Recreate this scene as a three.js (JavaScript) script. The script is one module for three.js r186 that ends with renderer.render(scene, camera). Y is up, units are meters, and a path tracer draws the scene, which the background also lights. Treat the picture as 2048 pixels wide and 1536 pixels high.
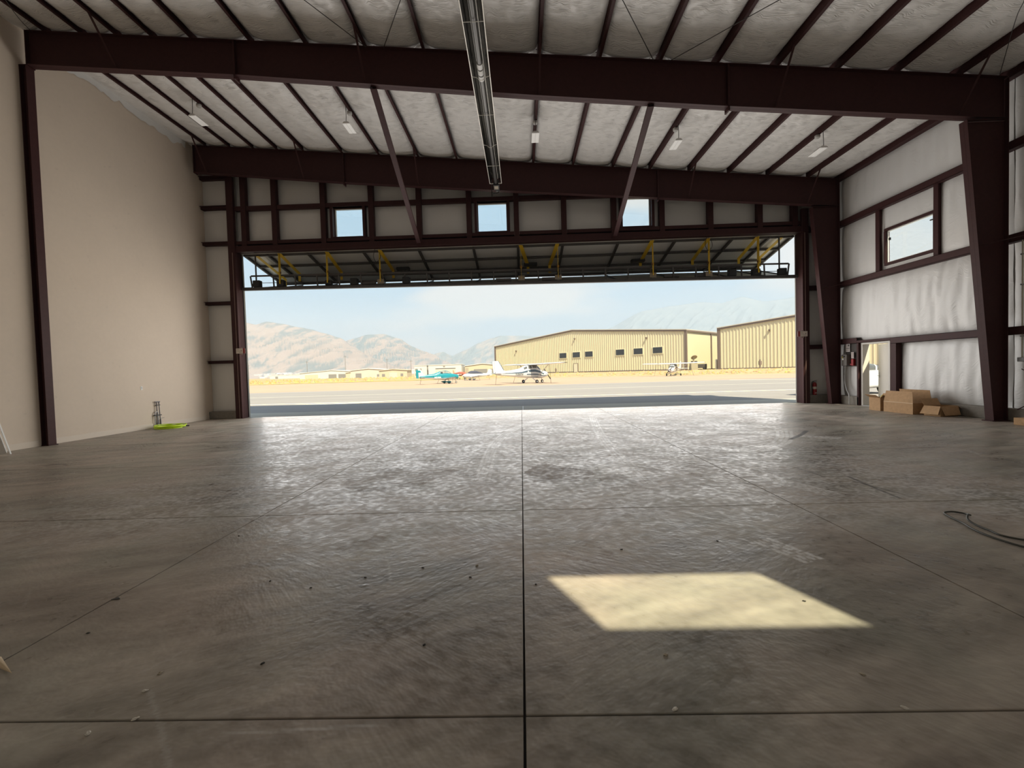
import * as THREE from 'three';
import { mergeGeometries } from 'three/addons/utils/BufferGeometryUtils.js';
import { RectAreaLightUniformsLib } from 'three/addons/lights/RectAreaLightUniformsLib.js';
import { createNoise2D, createNoise3D } from 'simplex-noise';

// ---------------------------------------------------------------- camera
const scene = new THREE.Scene();
const FOCAL = 886;                                   // in pixels of the 2048 x 1536 frame
const camera = new THREE.PerspectiveCamera(2 * Math.atan(768 / FOCAL) * 180 / Math.PI, 4 / 3, 0.05, 30000);
{
  // the hangar's own axes as the lens sees them: the long joints run to a point just right of and above the middle, the phone was turned by 1.6 degrees
  const f = new THREE.Vector3(19 / FOCAL, 27 / FOCAL, -1).normalize();
  const x = new THREE.Vector3(1, 0.0284, 0); x.z = -(x.x * f.x + x.y * f.y) / f.z; x.normalize();
  const z = f.clone().negate(), y = new THREE.Vector3().crossVectors(z, x);
  camera.position.set(0, 1.55, 0);
  camera.quaternion.setFromRotationMatrix(new THREE.Matrix4().makeBasis(x, y, z).transpose());
}

// ---------------------------------------------------------------- random and noise
const rngOf = (seed) => () => { seed = (seed + 0x6d2b79f5) | 0; let t = Math.imul(seed ^ (seed >>> 15), 1 | seed); t = (t + Math.imul(t ^ (t >>> 7), 61 | t)) ^ t; return ((t ^ (t >>> 14)) >>> 0) / 4294967296; };
const rnd = rngOf(7);
const n2 = createNoise2D(rngOf(11)), n2b = createNoise2D(rngOf(23)), n3 = createNoise3D(rngOf(31));
const fbm = (x, y, o = 4, n = n2) => { let s = 0, a = 0.5, t = 0; for (let i = 0; i < o; i++) { s += a * n(x, y); t += a; x = x * 2.03 + 5.1; y = y * 2.03 - 3.7; a *= 0.5; } return s / t; };
const fbm3 = (x, y, z, o = 4) => { let s = 0, a = 0.5, t = 0; for (let i = 0; i < o; i++) { s += a * n3(x, y, z); t += a; x *= 2.03; y *= 2.03; z *= 2.03; a *= 0.5; } return s / t; };
const clamp = (x, a = 0, b = 1) => Math.min(b, Math.max(a, x));
const sstep = (a, b, x) => { const t = clamp((x - a) / (b - a)); return t * t * (3 - 2 * t); };
const lerp = (a, b, t) => a + (b - a) * t;

// ---------------------------------------------------------------- sky: hazy blue with thin cloud, the same all round
{
  const W = 1024, H = 512, data = new Float32Array(W * H * 4);
  const stops = [[0, [0.74, 0.80, 0.84]], [4, [0.62, 0.76, 0.87]], [10, [0.42, 0.67, 0.90]], [20, [0.41, 0.68, 0.93]], [45, [0.58, 0.71, 0.86]], [90, [0.60, 0.70, 0.84]]];
  for (let j = 0; j < H; j++) {
    const up = ((j + 0.5) / H - 0.5) * Math.PI, el = Math.max(0, up * 180 / Math.PI), y = Math.sin(up);
    let k = 0; while (k < stops.length - 2 && el > stops[k + 1][0]) k++;
    const t = clamp((el - stops[k][0]) / (stops[k + 1][0] - stops[k][0]));
    for (let i = 0; i < W; i++) {
      const r = ((i + 0.5) / W - 0.5) * 2 * Math.PI, x = Math.cos(r) * Math.cos(up), z = Math.sin(r) * Math.cos(up);
      // cloud sheets drawn out along the horizon
      const c = 0.5 * fbm3(x * 2.1 + 3.1, y * 7 + 1.3, z * 2.1 + 2.2, 5) + 0.35 * fbm3(x * 0.9 - 4.4, y * 3.0, z * 0.9 + 0.4, 3);
      const az = Math.atan2(x, -z) * 180 / Math.PI;
      const lump = (a, e, wa, we) => Math.exp(-(((az - a) / wa) ** 2) - (((el - e) / we) ** 2));
      const banks = 0.82 * lump(-2, 9.4, 11.5, 2.2) + 0.5 * lump(17, 20, 14, 5) + 0.6 * lump(34, 11.5, 10, 3.5) + 0.36 * lump(1, 21.5, 4, 2.2) + 0.45 * lump(40, 25, 16, 6) + 0.4 * lump(-150, 22, 40, 7) + 0.4 * lump(120, 30, 30, 8) - 0.25 * lump(-22, 17, 14, 7);
      const m = sstep(0.02, 0.5, c + banks) * sstep(0, 5, el);
      const o = (j * W + i) * 4, cloud = [0.93, 0.885, 0.85];
      for (let q = 0; q < 3; q++) data[o + q] = lerp(lerp(stops[k][1][q], stops[k + 1][1][q], t), cloud[q], 0.92 * m);
      data[o + 3] = 1;
    }
  }
  const sky = new THREE.DataTexture(data, W, H, THREE.RGBAFormat, THREE.FloatType);
  sky.mapping = THREE.EquirectangularReflectionMapping; sky.magFilter = THREE.LinearFilter; sky.needsUpdate = true;
  scene.background = sky; scene.environment = sky;
}

// ---------------------------------------------------------------- sun: behind the hangar's right shoulder, 54 degrees up
const sunTo = new THREE.Vector3(0.239, 0.81, 0.537).normalize();
const sun = new THREE.DirectionalLight(new THREE.Color(1.0, 0.905, 0.65), 10.2);
sun.target.position.set(0, 0, -30); sun.position.copy(sun.target.position).addScaledVector(sunTo, 140);
sun.castShadow = true; sun.shadow.mapSize.set(4096, 4096);
Object.assign(sun.shadow.camera, { left: -70, right: 70, top: 90, bottom: -90, near: 1, far: 320 });
scene.add(sun, sun.target);

// ---------------------------------------------------------------- added fill light in the door opening, stronger than the sky alone
RectAreaLightUniformsLib.init();
function doorFill(w, h, x, y, z, tx, ty, tz, k) {
  const l = new THREE.RectAreaLight(new THREE.Color(1.0, 0.955, 0.915), k, w, h);
  l.position.set(x, y, z); l.lookAt(tx, ty, tz); l.name = 'added_door_fill'; scene.add(l);
}
doorFill(20.6, 4.6, -0.1, 2.35, -17.5, 0, 2.4, 0, 3.0);         // added fill spanning the open bifold door

// ---------------------------------------------------------------- exposure
const renderer = new THREE.WebGLRenderer({ antialias: true });
renderer.toneMapping = THREE.LinearToneMapping;
renderer.toneMappingExposure = 1.0;
renderer.shadowMap.enabled = true;
renderer.shadowMap.type = THREE.PCFSoftShadowMap;

// ---------------------------------------------------------------- helpers
const taken = new Map();
const numbered = (n) => { const k = taken.get(n) ?? 0; taken.set(n, k + 1); return k ? `${n}_${String(k).padStart(3, '0')}` : n; };
const V = (x, y, z) => new THREE.Vector3(x, y, z);
function mesh(name, geo, mat, parent) { const m = new THREE.Mesh(geo, mat); m.name = parent && parent !== scene ? name : numbered(name); m.castShadow = m.receiveShadow = true; (parent ?? scene).add(m); return m; }
function group(name, pos = [0, 0, 0], turn = 0) { const g = new THREE.Group(); g.name = numbered(name); g.position.set(...pos); g.rotation.y = turn; scene.add(g); return g; }
function thing(name, label, category, pos, turn = 0, grp) { const g = group(name, pos, turn); g.userData = { label, category }; if (grp) g.userData.group = grp; return g; }
function tag(o, label, category, grp, kind) { Object.assign(o.userData, { label, category }); if (grp) o.userData.group = grp; if (kind) o.userData.kind = kind; return o; }
function struct(name, label) { const g = new THREE.Group(); g.name = name; g.userData = { kind: 'structure', label, category: name.split('_')[0] }; scene.add(g); return g; }
// uv in metres, laid on by the way each face points
function metreUV(g) {
  const p = g.attributes.position, n = g.attributes.normal, uv = new Float32Array(p.count * 2);
  for (let i = 0; i < p.count; i++) {
    const ax = Math.abs(n.getX(i)), ay = Math.abs(n.getY(i)), az = Math.abs(n.getZ(i));
    if (ay >= ax && ay >= az) { uv[2 * i] = p.getX(i); uv[2 * i + 1] = p.getZ(i); } else if (ax >= az) { uv[2 * i] = p.getZ(i); uv[2 * i + 1] = p.getY(i); } else { uv[2 * i] = p.getX(i); uv[2 * i + 1] = p.getY(i); }
  }
  return g.setAttribute('uv', new THREE.BufferAttribute(uv, 2));
}
// a box with chamfered edges, from corner to corner
function box(x0, x1, y0, y1, z0, z1, b = 0.004) {
  const w = (x1 - x0) / 2, h = (y1 - y0) / 2, d = (z1 - z0) / 2; b = Math.min(b, w * 0.45, h * 0.45, d * 0.45);
  const P = [], S = [-1, 1], id = {};
  for (const sx of S) for (const sy of S) for (const sz of S) {
    id[[sx, sy, sz, 0]] = P.push([sx * w, sy * (h - b), sz * (d - b)]) - 1;
    id[[sx, sy, sz, 1]] = P.push([sx * (w - b), sy * h, sz * (d - b)]) - 1;
    id[[sx, sy, sz, 2]] = P.push([sx * (w - b), sy * (h - b), sz * d]) - 1;
  }
  const T = [];
  const tri = (a, c, e) => { const A = P[a], B = P[c], C = P[e]; const nx = (B[1] - A[1]) * (C[2] - A[2]) - (B[2] - A[2]) * (C[1] - A[1]), ny = (B[2] - A[2]) * (C[0] - A[0]) - (B[0] - A[0]) * (C[2] - A[2]), nz = (B[0] - A[0]) * (C[1] - A[1]) - (B[1] - A[1]) * (C[0] - A[0]);
    const cx = A[0] + B[0] + C[0], cy = A[1] + B[1] + C[1], cz = A[2] + B[2] + C[2]; if (nx * cx / w + ny * cy / h + nz * cz / d >= 0) T.push(a, c, e); else T.push(a, e, c); };
  const quad = (a, c, e, g) => { tri(a, c, e); tri(a, e, g); };
  for (const s of S) {
    quad(id[[s, -1, -1, 0]], id[[s, 1, -1, 0]], id[[s, 1, 1, 0]], id[[s, -1, 1, 0]]);
    quad(id[[-1, s, -1, 1]], id[[1, s, -1, 1]], id[[1, s, 1, 1]], id[[-1, s, 1, 1]]);
    quad(id[[-1, -1, s, 2]], id[[1, -1, s, 2]], id[[1, 1, s, 2]], id[[-1, 1, s, 2]]);
    for (const t of S) {
      quad(id[[s, t, -1, 0]], id[[s, t, 1, 0]], id[[s, t, 1, 1]], id[[s, t, -1, 1]]);
      quad(id[[s, -1, t, 0]], id[[s, 1, t, 0]], id[[s, 1, t, 2]], id[[s, -1, t, 2]]);
      quad(id[[-1, s, t, 1]], id[[1, s, t, 1]], id[[1, s, t, 2]], id[[-1, s, t, 2]]);
      for (const r of S) tri(id[[s, t, r, 0]], id[[s, t, r, 1]], id[[s, t, r, 2]]);
    }
  }
  const q = new Float32Array(T.length * 3); T.forEach((k, i) => q.set(P[k], i * 3));
  const g = new THREE.BufferGeometry().setAttribute('position', new THREE.BufferAttribute(q, 3)); g.computeVertexNormals();
  g.translate((x0 + x1) / 2, (y0 + y1) / 2, (z0 + z1) / 2); return metreUV(g);
}
// polygon in the x-y plane given thickness along z (or any plane through a matrix)
function prism(pts, z0, z1, bevel = 0, holes = []) {
  const s = new THREE.Shape(pts.map((p) => new THREE.Vector2(p[0], p[1])));
  for (const h of holes) s.holes.push(new THREE.Path(h.map((p) => new THREE.Vector2(p[0], p[1]))));
  const g = new THREE.ExtrudeGeometry(s, { depth: z1 - z0 - 2 * bevel, bevelEnabled: bevel > 0, bevelSize: bevel, bevelThickness: bevel, bevelOffset: -bevel, bevelSegments: 1, curveSegments: 16 });
  g.translate(0, 0, z0 + bevel); return metreUV(g);
}
function tube(pts, r, seg = 8, n, closed = false) { const c = new THREE.CatmullRomCurve3(pts.map((p) => V(...p)), closed, 'centripetal'); return metreUV2(new THREE.TubeGeometry(c, n ?? Math.max(4, pts.length * 6), r, seg, closed)); }
const metreUV2 = (g) => g;
// straight bar of rectangular section between two points: w across, h the other way
function bar(a, b, w, h, up = [0, 1, 0]) {
  const A = V(...a), B = V(...b), L = A.distanceTo(B), g = box(-w / 2, w / 2, -h / 2, h / 2, 0, L, Math.min(w, h) * 0.12);
  const z = B.clone().sub(A).normalize(); let x = V(...up).cross(z); if (x.lengthSq() < 1e-6) x = V(1, 0, 0).cross(z); x.normalize(); const y = z.clone().cross(x);
  return g.applyMatrix4(new THREE.Matrix4().makeBasis(x, y, z).setPosition(A));
}
function rod(a, b, r, seg = 8, r2 = r) { const A = V(...a), B = V(...b), L = A.distanceTo(B), g = new THREE.CylinderGeometry(r2, r, L, seg); g.translate(0, L / 2, 0); return g.applyQuaternion(new THREE.Quaternion().setFromUnitVectors(V(0, 1, 0), B.clone().sub(A).normalize())).translate(A.x, A.y, A.z); }
function lathe(pts, seg = 20) { return new THREE.LatheGeometry(pts.map((p) => new THREE.Vector2(p[0], p[1])), seg); }
const merge = (...g) => mergeGeometries(g.flat().map((x) => { const y = x.index ? x.toNonIndexed() : x; for (const k of Object.keys(y.attributes)) if (!['position', 'normal', 'uv'].includes(k)) y.deleteAttribute(k); if (!y.attributes.uv) metreUV(y); return y; }));
// a sheet from a function of two numbers 0..1; uv comes from the function as well (metres)
function sheet(fn, nu, nv, col) {
  const P = [], U = [], C = [], I = [];
  for (let j = 0; j <= nv; j++) for (let i = 0; i <= nu; i++) { const p = fn(i / nu, j / nv); P.push(p[0], p[1], p[2]); U.push(p[3] ?? i / nu, p[4] ?? j / nv); if (col) C.push(...col(p, i / nu, j / nv)); }
  for (let j = 0; j < nv; j++) for (let i = 0; i < nu; i++) { const a = j * (nu + 1) + i, b = a + 1, c = a + nu + 1, d = c + 1; I.push(a, b, d, a, d, c); }
  const g = new THREE.BufferGeometry();
  g.setAttribute('position', new THREE.Float32BufferAttribute(P, 3)); g.setAttribute('uv', new THREE.Float32BufferAttribute(U, 2)); if (col) g.setAttribute('color', new THREE.Float32BufferAttribute(C, 3));
  g.setIndex(I); g.computeVertexNormals(); return g;
}
// computed textures
function tex(w, h, fn, srgb = false, repeat) {
  const d = new Uint8Array(w * h * 4);
  for (let j = 0; j < h; j++) for (let i = 0; i < w; i++) { const c = fn(i / w, j / h, i, j), o = (j * w + i) * 4; for (let q = 0; q < 3; q++) { let v = clamp(c.length ? c[q] : c); if (srgb) v = v <= 0.0031308 ? 12.92 * v : 1.055 * Math.pow(v, 1 / 2.4) - 0.055; d[o + q] = Math.round(255 * v); } d[o + 3] = 255; }
  const t = new THREE.DataTexture(d, w, h); if (srgb) t.colorSpace = THREE.SRGBColorSpace;
  t.wrapS = t.wrapT = THREE.RepeatWrapping; t.magFilter = THREE.LinearFilter; t.minFilter = THREE.LinearMipmapLinearFilter; t.generateMipmaps = true; if (repeat) t.repeat.set(...repeat); t.needsUpdate = true; return t;
}
// noise that repeats with period 1 in both directions
const tile = (u, v, f, n = n3, k = 0) => { const a = u * 2 * Math.PI, b = v * 2 * Math.PI, r = f / (2 * Math.PI); return 0.5 * n(Math.cos(a) * r + k, Math.sin(a) * r + Math.cos(b) * r * 1.37, Math.sin(b) * r * 1.37 - k) + 0.5 * n(Math.cos(b) * r - k, Math.sin(b) * r + Math.sin(a) * r * 1.21, Math.cos(a) * r * 1.21 + k); };
function printed(w, h, draw) { const c = document.createElement('canvas'); c.width = w; c.height = h; const x = c.getContext('2d'); draw(x, w, h); const t = new THREE.CanvasTexture(c); t.colorSpace = THREE.SRGBColorSpace; t.magFilter = THREE.LinearFilter; return t; }
const std = (r, g, b, roughness = 0.6, more = {}) => new THREE.MeshStandardMaterial({ color: new THREE.Color().setRGB(r, g, b), roughness, metalness: 0, ...more });
const phys = (r, g, b, roughness = 0.6, more = {}) => new THREE.MeshPhysicalMaterial({ color: new THREE.Color().setRGB(r, g, b), roughness, metalness: 0, ...more });

// ---------------------------------------------------------------- materials
const grime = tex(512, 512, (u, v) => { const s = 0.86 + 0.10 * tile(u, v, 9) + 0.08 * tile(u, v, 40, n3, 3.3); return [s, s, s]; }, false, [0.7, 0.7]);
// creases in the vinyl facing: thin folds lying across the bays (v runs along the bay), gathered in patches, over soft quilting
const fold = (u, v, f, k) => Math.pow(clamp(1 - 1.6 * Math.abs(tile(u, v, f, n3, k))), 3);
const vinylBump = tex(1024, 1024, (u, v) => {
  const patch = clamp(0.35 + 1.1 * tile(u, v, 5, n3, 9.2)), wob = 0.035 * tile(u, v, 6, n3, 1.7);
  const s = 0.42 + 0.10 * tile(u, v, 6, n3, 6.1) + 0.26 * patch * fold((u * 1 + wob) % 1, (v * 11 + 9 * wob + 6) % 1, 3.0, 2.9) + 0.16 * fold((u * 2 + wob) % 1, (v * 24 + 16 * wob + 6) % 1, 3.2, 4.4) * clamp(0.5 + tile(u, v, 8, n3, 12.2));
  return [s, s, s];
});
const vinylTex = (rx, ry) => { const t = vinylBump.clone(); t.repeat.set(rx, ry); t.needsUpdate = true; return t; };
const M = {
  steel: phys(0.060, 0.0215, 0.0205, 0.6, { map: grime, specularIntensity: 0.45 }),
  steelDoor: std(0.095, 0.086, 0.080, 0.55, { map: grime }),
  vinyl: phys(0.79, 0.765, 0.73, 0.29, { bumpMap: vinylTex(0.5, 0.42), bumpScale: 0.055 }),
  vinylWall: phys(0.72, 0.71, 0.69, 0.42, { bumpMap: vinylTex(0.45, 0.16), bumpScale: 0.012 }),
  vinylFlat: phys(0.70, 0.685, 0.655, 0.45),
  plaster: std(0.64, 0.565, 0.475, 0.85),
  sheathing: std(0.55, 0.53, 0.48, 0.8),
  concrete: std(0.26, 0.235, 0.20, 0.9, { map: grime }),
  zinc: std(0.42, 0.42, 0.41, 0.42, { metalness: 0.6 }),
  white: std(0.78, 0.77, 0.74, 0.5),
  glass: phys(0.97, 0.985, 0.98, 0.03, { transmission: 1, thickness: 0, ior: 1.5 }),
  strap: std(0.80, 0.52, 0.03, 0.55),
  black: std(0.018, 0.018, 0.018, 0.5),
  rubber: std(0.022, 0.021, 0.02, 0.85),
  card: std(0.50, 0.30, 0.145, 0.8, { map: grime }),
  cardIn: std(0.33, 0.20, 0.10, 0.85, { map: grime }),
  red: std(0.27, 0.010, 0.012, 0.32),
  doorPaint: std(0.62, 0.585, 0.53, 0.5),
  hi: std(0.62, 0.86, 0.02, 0.45),
  dark: std(0.05, 0.045, 0.04, 0.7),
  aluminium: std(0.75, 0.75, 0.74, 0.28, { metalness: 1 }),
};
// roof and rafter lines, 1 in 11
const roofY = (x) => 9.17 - 0.0902 * x;
const wallX = (z) => -12.25 + 0.0178 * (z + 17.3);      // the board wall runs very slightly askew
const WL = -12.25, WR = 11.84, ZF = -17.28, ZB = 1.3;
// mountain colours: dry grass and brush, distance haze mixed in as blue, most at right
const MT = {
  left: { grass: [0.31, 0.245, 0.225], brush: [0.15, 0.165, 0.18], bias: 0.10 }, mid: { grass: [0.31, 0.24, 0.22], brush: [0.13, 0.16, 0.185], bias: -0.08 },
  gap: { grass: [0.27, 0.235, 0.23], brush: [0.155, 0.185, 0.215], bias: -0.15 }, right: { grass: [0.19, 0.225, 0.27], brush: [0.165, 0.205, 0.255], bias: 0 },  // gap and right range carry the blue of distant haze in their colour
};
scene.fog = new THREE.FogExp2(new THREE.Color(0.80, 0.89, 1.0), 0.000195);      // summer haze
// ================================================================ FLOOR: saw-cut slabs
const JX = [-12.6, -8.92, -5.98, -2.97, -0.03, 2.94, 5.85, 8.80, 12.2], JZ = [1.5, -1.945, -4.877, -7.84, -10.72, -13.66, -16.6, -17.30];
const marks = {};                                    // tyre prints, dried puddles and skid marks, drawn once in plan: 60 pixels a metre
{
  const K = 60, X0 = -12.6, Z0 = -17.6, c = document.createElement('canvas'); c.width = 25 * K; c.height = 19.2 * K;
  const g = c.getContext('2d'); g.fillStyle = '#000'; g.fillRect(0, 0, c.width, c.height);
  const px = (x) => (x - X0) * K, pz = (z) => (z - Z0) * K;
  const line = (pts) => { g.beginPath(); g.moveTo(px(pts[0][0]), pz(pts[0][1])); for (let i = 1; i < pts.length - 1; i++) g.quadraticCurveTo(px(pts[i][0]), pz(pts[i][1]), px((pts[i][0] + pts[i + 1][0]) / 2), pz((pts[i][1] + pts[i + 1][1]) / 2)); const e = pts[pts.length - 1]; g.lineTo(px(e[0]), pz(e[1])); };
  // red: pale dusty tyre prints with tread
  const tyre = (pts, w, s) => { for (const [o, ww, dash] of [[-0.38, 0.15, [9, 1]], [-0.13, 0.15, [4, 2]], [0.13, 0.15, [5, 2]], [0.38, 0.15, [9, 2]]]) { g.save(); g.strokeStyle = `rgba(255,0,0,${s})`; g.lineWidth = Math.max(1.4, w * ww * K * 1.2); g.setLineDash(dash); line(pts.map((p, i) => { const a = pts[Math.max(0, i - 1)], b = pts[Math.min(pts.length - 1, i + 1)], L = Math.hypot(b[0] - a[0], b[1] - a[1]) || 1; return [p[0] - (b[1] - a[1]) / L * o * w, p[1] + (b[0] - a[0]) / L * o * w]; })); g.stroke(); g.restore(); } };
  tyre([[-0.59, -6.3], [-0.64, -7.71], [-0.62, -9.27], [-0.45, -10.86], [-0.09, -12.35], [0.5, -13.6]], 0.24, 0.75);
  tyre([[2.25, -14.2], [2.1, -13.0], [1.88, -11.14], [1.72, -9.23], [1.66, -7.64], [1.64, -5.81]], 0.24, 0.7);
  tyre([[2.33, -8.71], [3.04, -9.21], [3.83, -10.08], [4.6, -10.98]], 0.2, 0.85);
  tyre([[3.79, -7.82], [4.58, -8.21], [5.27, -8.98], [5.95, -10.18]], 0.34, 0.8);
  tyre([[2.07, -3.9], [2.25, -3.45]], 0.22, 0.45);
  tyre([[2.28, -8.03], [2.62, -6.27], [2.78, -4.86]], 0.26, 0.5);
  tyre([[1.2, -12.0], [1.9, -9.6], [3.0, -7.0], [3.6, -5.2]], 0.24, 0.45);
  tyre([[-4.5, -11.5], [-2.2, -9.5], [-0.2, -8.8], [2.4, -8.9], [4.2, -9.6]], 0.22, 0.35);
  tyre([[5.2, -12.4], [4.9, -11.2], [5.4, -9.8], [6.4, -9.0]], 0.3, 0.45);
  g.fillStyle = 'rgba(255,0,0,0.85)'; const rr = rngOf(5);
  for (let i = 0; i < 90; i++) { const a = rr() * 6.28, r = Math.sqrt(rr()) * 0.36; g.fillRect(px(1.38 + Math.cos(a) * r * 0.8), pz(-6.85 + Math.sin(a) * r * 1.1), 2 + rr() * 5, 1 + rr() * 5); }
  for (let i = 0; i < 170; i++) { const x = -8 + rr() * 16, z = -9 + rr() * 9.5, a = rr() < 0.6 ? 0.5 + rr() * 0.5 : rr() * 3.1, L = 0.08 + rr() * rr() * 0.9; g.strokeStyle = `rgba(255,0,0,${0.05 + 0.13 * rr()})`; g.lineWidth = 0.8 + rr() * 0.8; line([[x, z], [x + Math.cos(a) * L * 0.5 + 0.05 * rr(), z + Math.sin(a) * L * 0.5], [x + Math.cos(a) * L, z + Math.sin(a) * L]]); g.stroke(); }
  // green: brown dried puddles with a darker rim
  const pud = (pts, fill) => { g.save(); g.globalCompositeOperation = 'lighter'; g.beginPath(); const n = pts.length; for (let i = 0; i <= n; i++) { const p = pts[i % n], q = pts[(i + 1) % n], m = [(p[0] + q[0]) / 2, (p[1] + q[1]) / 2]; i ? g.quadraticCurveTo(px(p[0]), pz(p[1]), px(m[0]), pz(m[1])) : g.moveTo(px(m[0]), pz(m[1])); } g.closePath(); g.fillStyle = `rgba(0,${fill},0,1)`; g.fill(); g.strokeStyle = 'rgba(0,60,0,1)'; g.lineWidth = 1.6; g.stroke(); g.restore(); };
  pud([[-2.6, -6.1], [-1.91, -5.7], [-1.46, -6.05], [-1.11, -6.81], [-0.64, -6.35], [-0.75, -6.9], [-1.8, -7.3], [-2.6, -7.13]], 60);
  pud([[-0.02, -6.69], [0.26, -7.3], [0.64, -7.0], [1.2, -6.5], [0.55, -6.0], [0.15, -6.05]], 105);
  pud([[1.1, -6.5], [1.9, -6.45], [1.5, -5.7], [1.0, -5.6]], 65);
  pud([[-2.4, -8.2], [-1.2, -8.6], [-0.9, -8.0], [-1.9, -7.7]], 30); pud([[-4.8, -9.2], [-3.6, -9.9], [-3.0, -9.0], [-4.2, -8.5]], 40); pud([[-1.7, -3.95], [-1.35, -4.2], [-1.2, -4.0], [-1.6, -3.75]], 40); pud([[0.25, -3.7], [0.6, -4.0], [0.75, -3.7], [0.5, -3.4]], 35); pud([[2.4, -6.9], [3.0, -7.1], [3.0, -6.3], [2.4, -6.1]], 45);
  // blue: black rubber and oil streaks
  g.strokeStyle = 'rgba(0,0,255,0.9)'; g.lineCap = 'round';
  const skid = (pts, w, a = 0.9) => { g.strokeStyle = `rgba(0,0,255,${a})`; g.lineWidth = w * K; line(pts); g.stroke(); };
  skid([[5.42, -9.05], [5.9, -9.5], [6.4, -10.1]], 0.09); skid([[3.07, -7.34], [3.3, -7.4], [3.5, -7.54]], 0.12, 0.45); skid([[4.36, -6.0], [4.28, -5.6], [4.2, -5.0]], 0.035, 0.8); skid([[4.25, -5.75], [4.3, -5.4], [4.35, -5.2]], 0.03, 0.7);
  skid([[4.0, -6.6], [4.05, -6.3], [4.03, -6.0]], 0.03, 0.6); skid([[-9.1, -8.3], [-8.95, -8.34], [-8.7, -8.2]], 0.06, 0.6); skid([[-2.5, -7.1], [-1.9, -7.35], [-1.2, -7.0], [-0.7, -6.4]], 0.035, 0.4); skid([[-4.0, -8.0], [-3.7, -8.1], [-3.4, -7.95]], 0.06, 0.5); skid([[-2.3, -12], [-1.0, -11.6], [0.2, -11.9]], 0.05, 0.25); skid([[-5, -10.4], [-3.2, -10.9], [-1.8, -10.6]], 0.05, 0.25); skid([[3.2, -11.3], [4.2, -11.0], [5.2, -11.4]], 0.06, 0.25);
  marks.data = g.getImageData(0, 0, c.width, c.height).data; marks.w = c.width; marks.h = c.height;
  marks.at = (x, z) => { const i = clamp(Math.round((x - X0) * K), 0, c.width - 1), j = clamp(Math.round((z - Z0) * K), 0, c.height - 1), o = (j * c.width + i) * 4; return [marks.data[o] / 255, marks.data[o + 1] / 255, marks.data[o + 2] / 255]; };
}
// how much pale dust lies there: tracked in from the apron through the door, thick in the middle third; reflection flecks are painted in with it
const dust = (x, z) => {
  const wob = fbm(x * 0.35, z * 0.35, 3), e = sstep(7.4, 4.2, Math.abs(x - 0.3 + 0.8 * wob)) * sstep(-3.2, -5.4, z + 0.9 * wob);
  const streak = fbm(x * 0.9 + 0.3 * z, z * 2.6, 4, n2b), fine = fbm(x * 4.2, z * 6.5, 3), brush = fbm(x * 9 - z * 3, z * 11 + x * 4, 2, n2b);
  const glintFleck = Math.pow(clamp(1 - 1.5 * Math.abs(fbm(x * 5 + 0.6 * z, z * 7.5, 3, n2b))), 2);  // glints of the glossy floor, painted as pale flecks
  return clamp(e * (0.04 + 0.55 * streak + 0.5 * fine + 0.6 * brush + 0.75 * glintFleck));
};
const slabTone = (x, z) => { const i = Math.floor((x + 40.03) / 2.96), j = Math.floor((z + 40.9) / 2.94); return 1 + 0.05 * Math.sin(i * 12.9 + j * 78.2); };
function floorAt(x, z) {
  const big = fbm(x * 0.32 + 4, z * 0.32, 3), mid = fbm(x * 1.1 - 7, z * 1.3 + 2, 4, n2b), fine = fbm(x * 7, z * 7, 2);
  const sweep = fbm(x * 0.55 - z * 0.35, (z + x * 0.4) * 2.3, 3, n2b);         // long trowel and broom sweeps
  let k = slabTone(x, z) * (0.94 + 0.32 * big + 0.20 * mid + 0.12 * fine + 0.28 * sweep);
  const warm = clamp(0.5 + 0.8 * fbm(x * 0.5 + 20, z * 0.5 - 9, 3));
  let r = lerp(0.315, 0.372, warm) * k, g = lerp(0.292, 0.312, warm) * k, b = lerp(0.242, 0.262, warm) * k;
  const d = dust(x, z), mt = marks.at(x, z), mp = marks.at(x + 0.09 * fbm(x * 5, z * 5, 3), z + 0.12 * fbm(x * 5 + 9, z * 5, 3)), m = [mt[0], mp[1], mt[2]], cover = clamp(0.85 * d + 1.5 * m[0] * (0.6 + 0.5 * fbm(x * 11, z * 11, 2)), 0, 1);
  const tr = clamp(1.5 * m[0] - 0.1, 0, 0.85);
  r = lerp(r, 0.60, cover); g = lerp(g, 0.58, cover); b = lerp(b, 0.555, cover);
  r = lerp(r, 0.76, tr); g = lerp(g, 0.745, tr); b = lerp(b, 0.72, tr);
  const p = clamp(m[1] * 2.0 * (0.75 + 0.6 * mid)); r = lerp(r, 0.225 * k, p); g = lerp(g, 0.172 * k, p); b = lerp(b, 0.128 * k, p);
  r = lerp(r, 0.03, m[2] * 0.9); g = lerp(g, 0.027, m[2] * 0.9); b = lerp(b, 0.026, m[2] * 0.9);
  return [r, g, b, clamp(0.41 + 0.12 * mid + 0.16 * fine + 0.14 * cover + 0.05 * big + 0.10 * p - 0.10 * m[0], 0.2, 0.9)];
}
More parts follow.
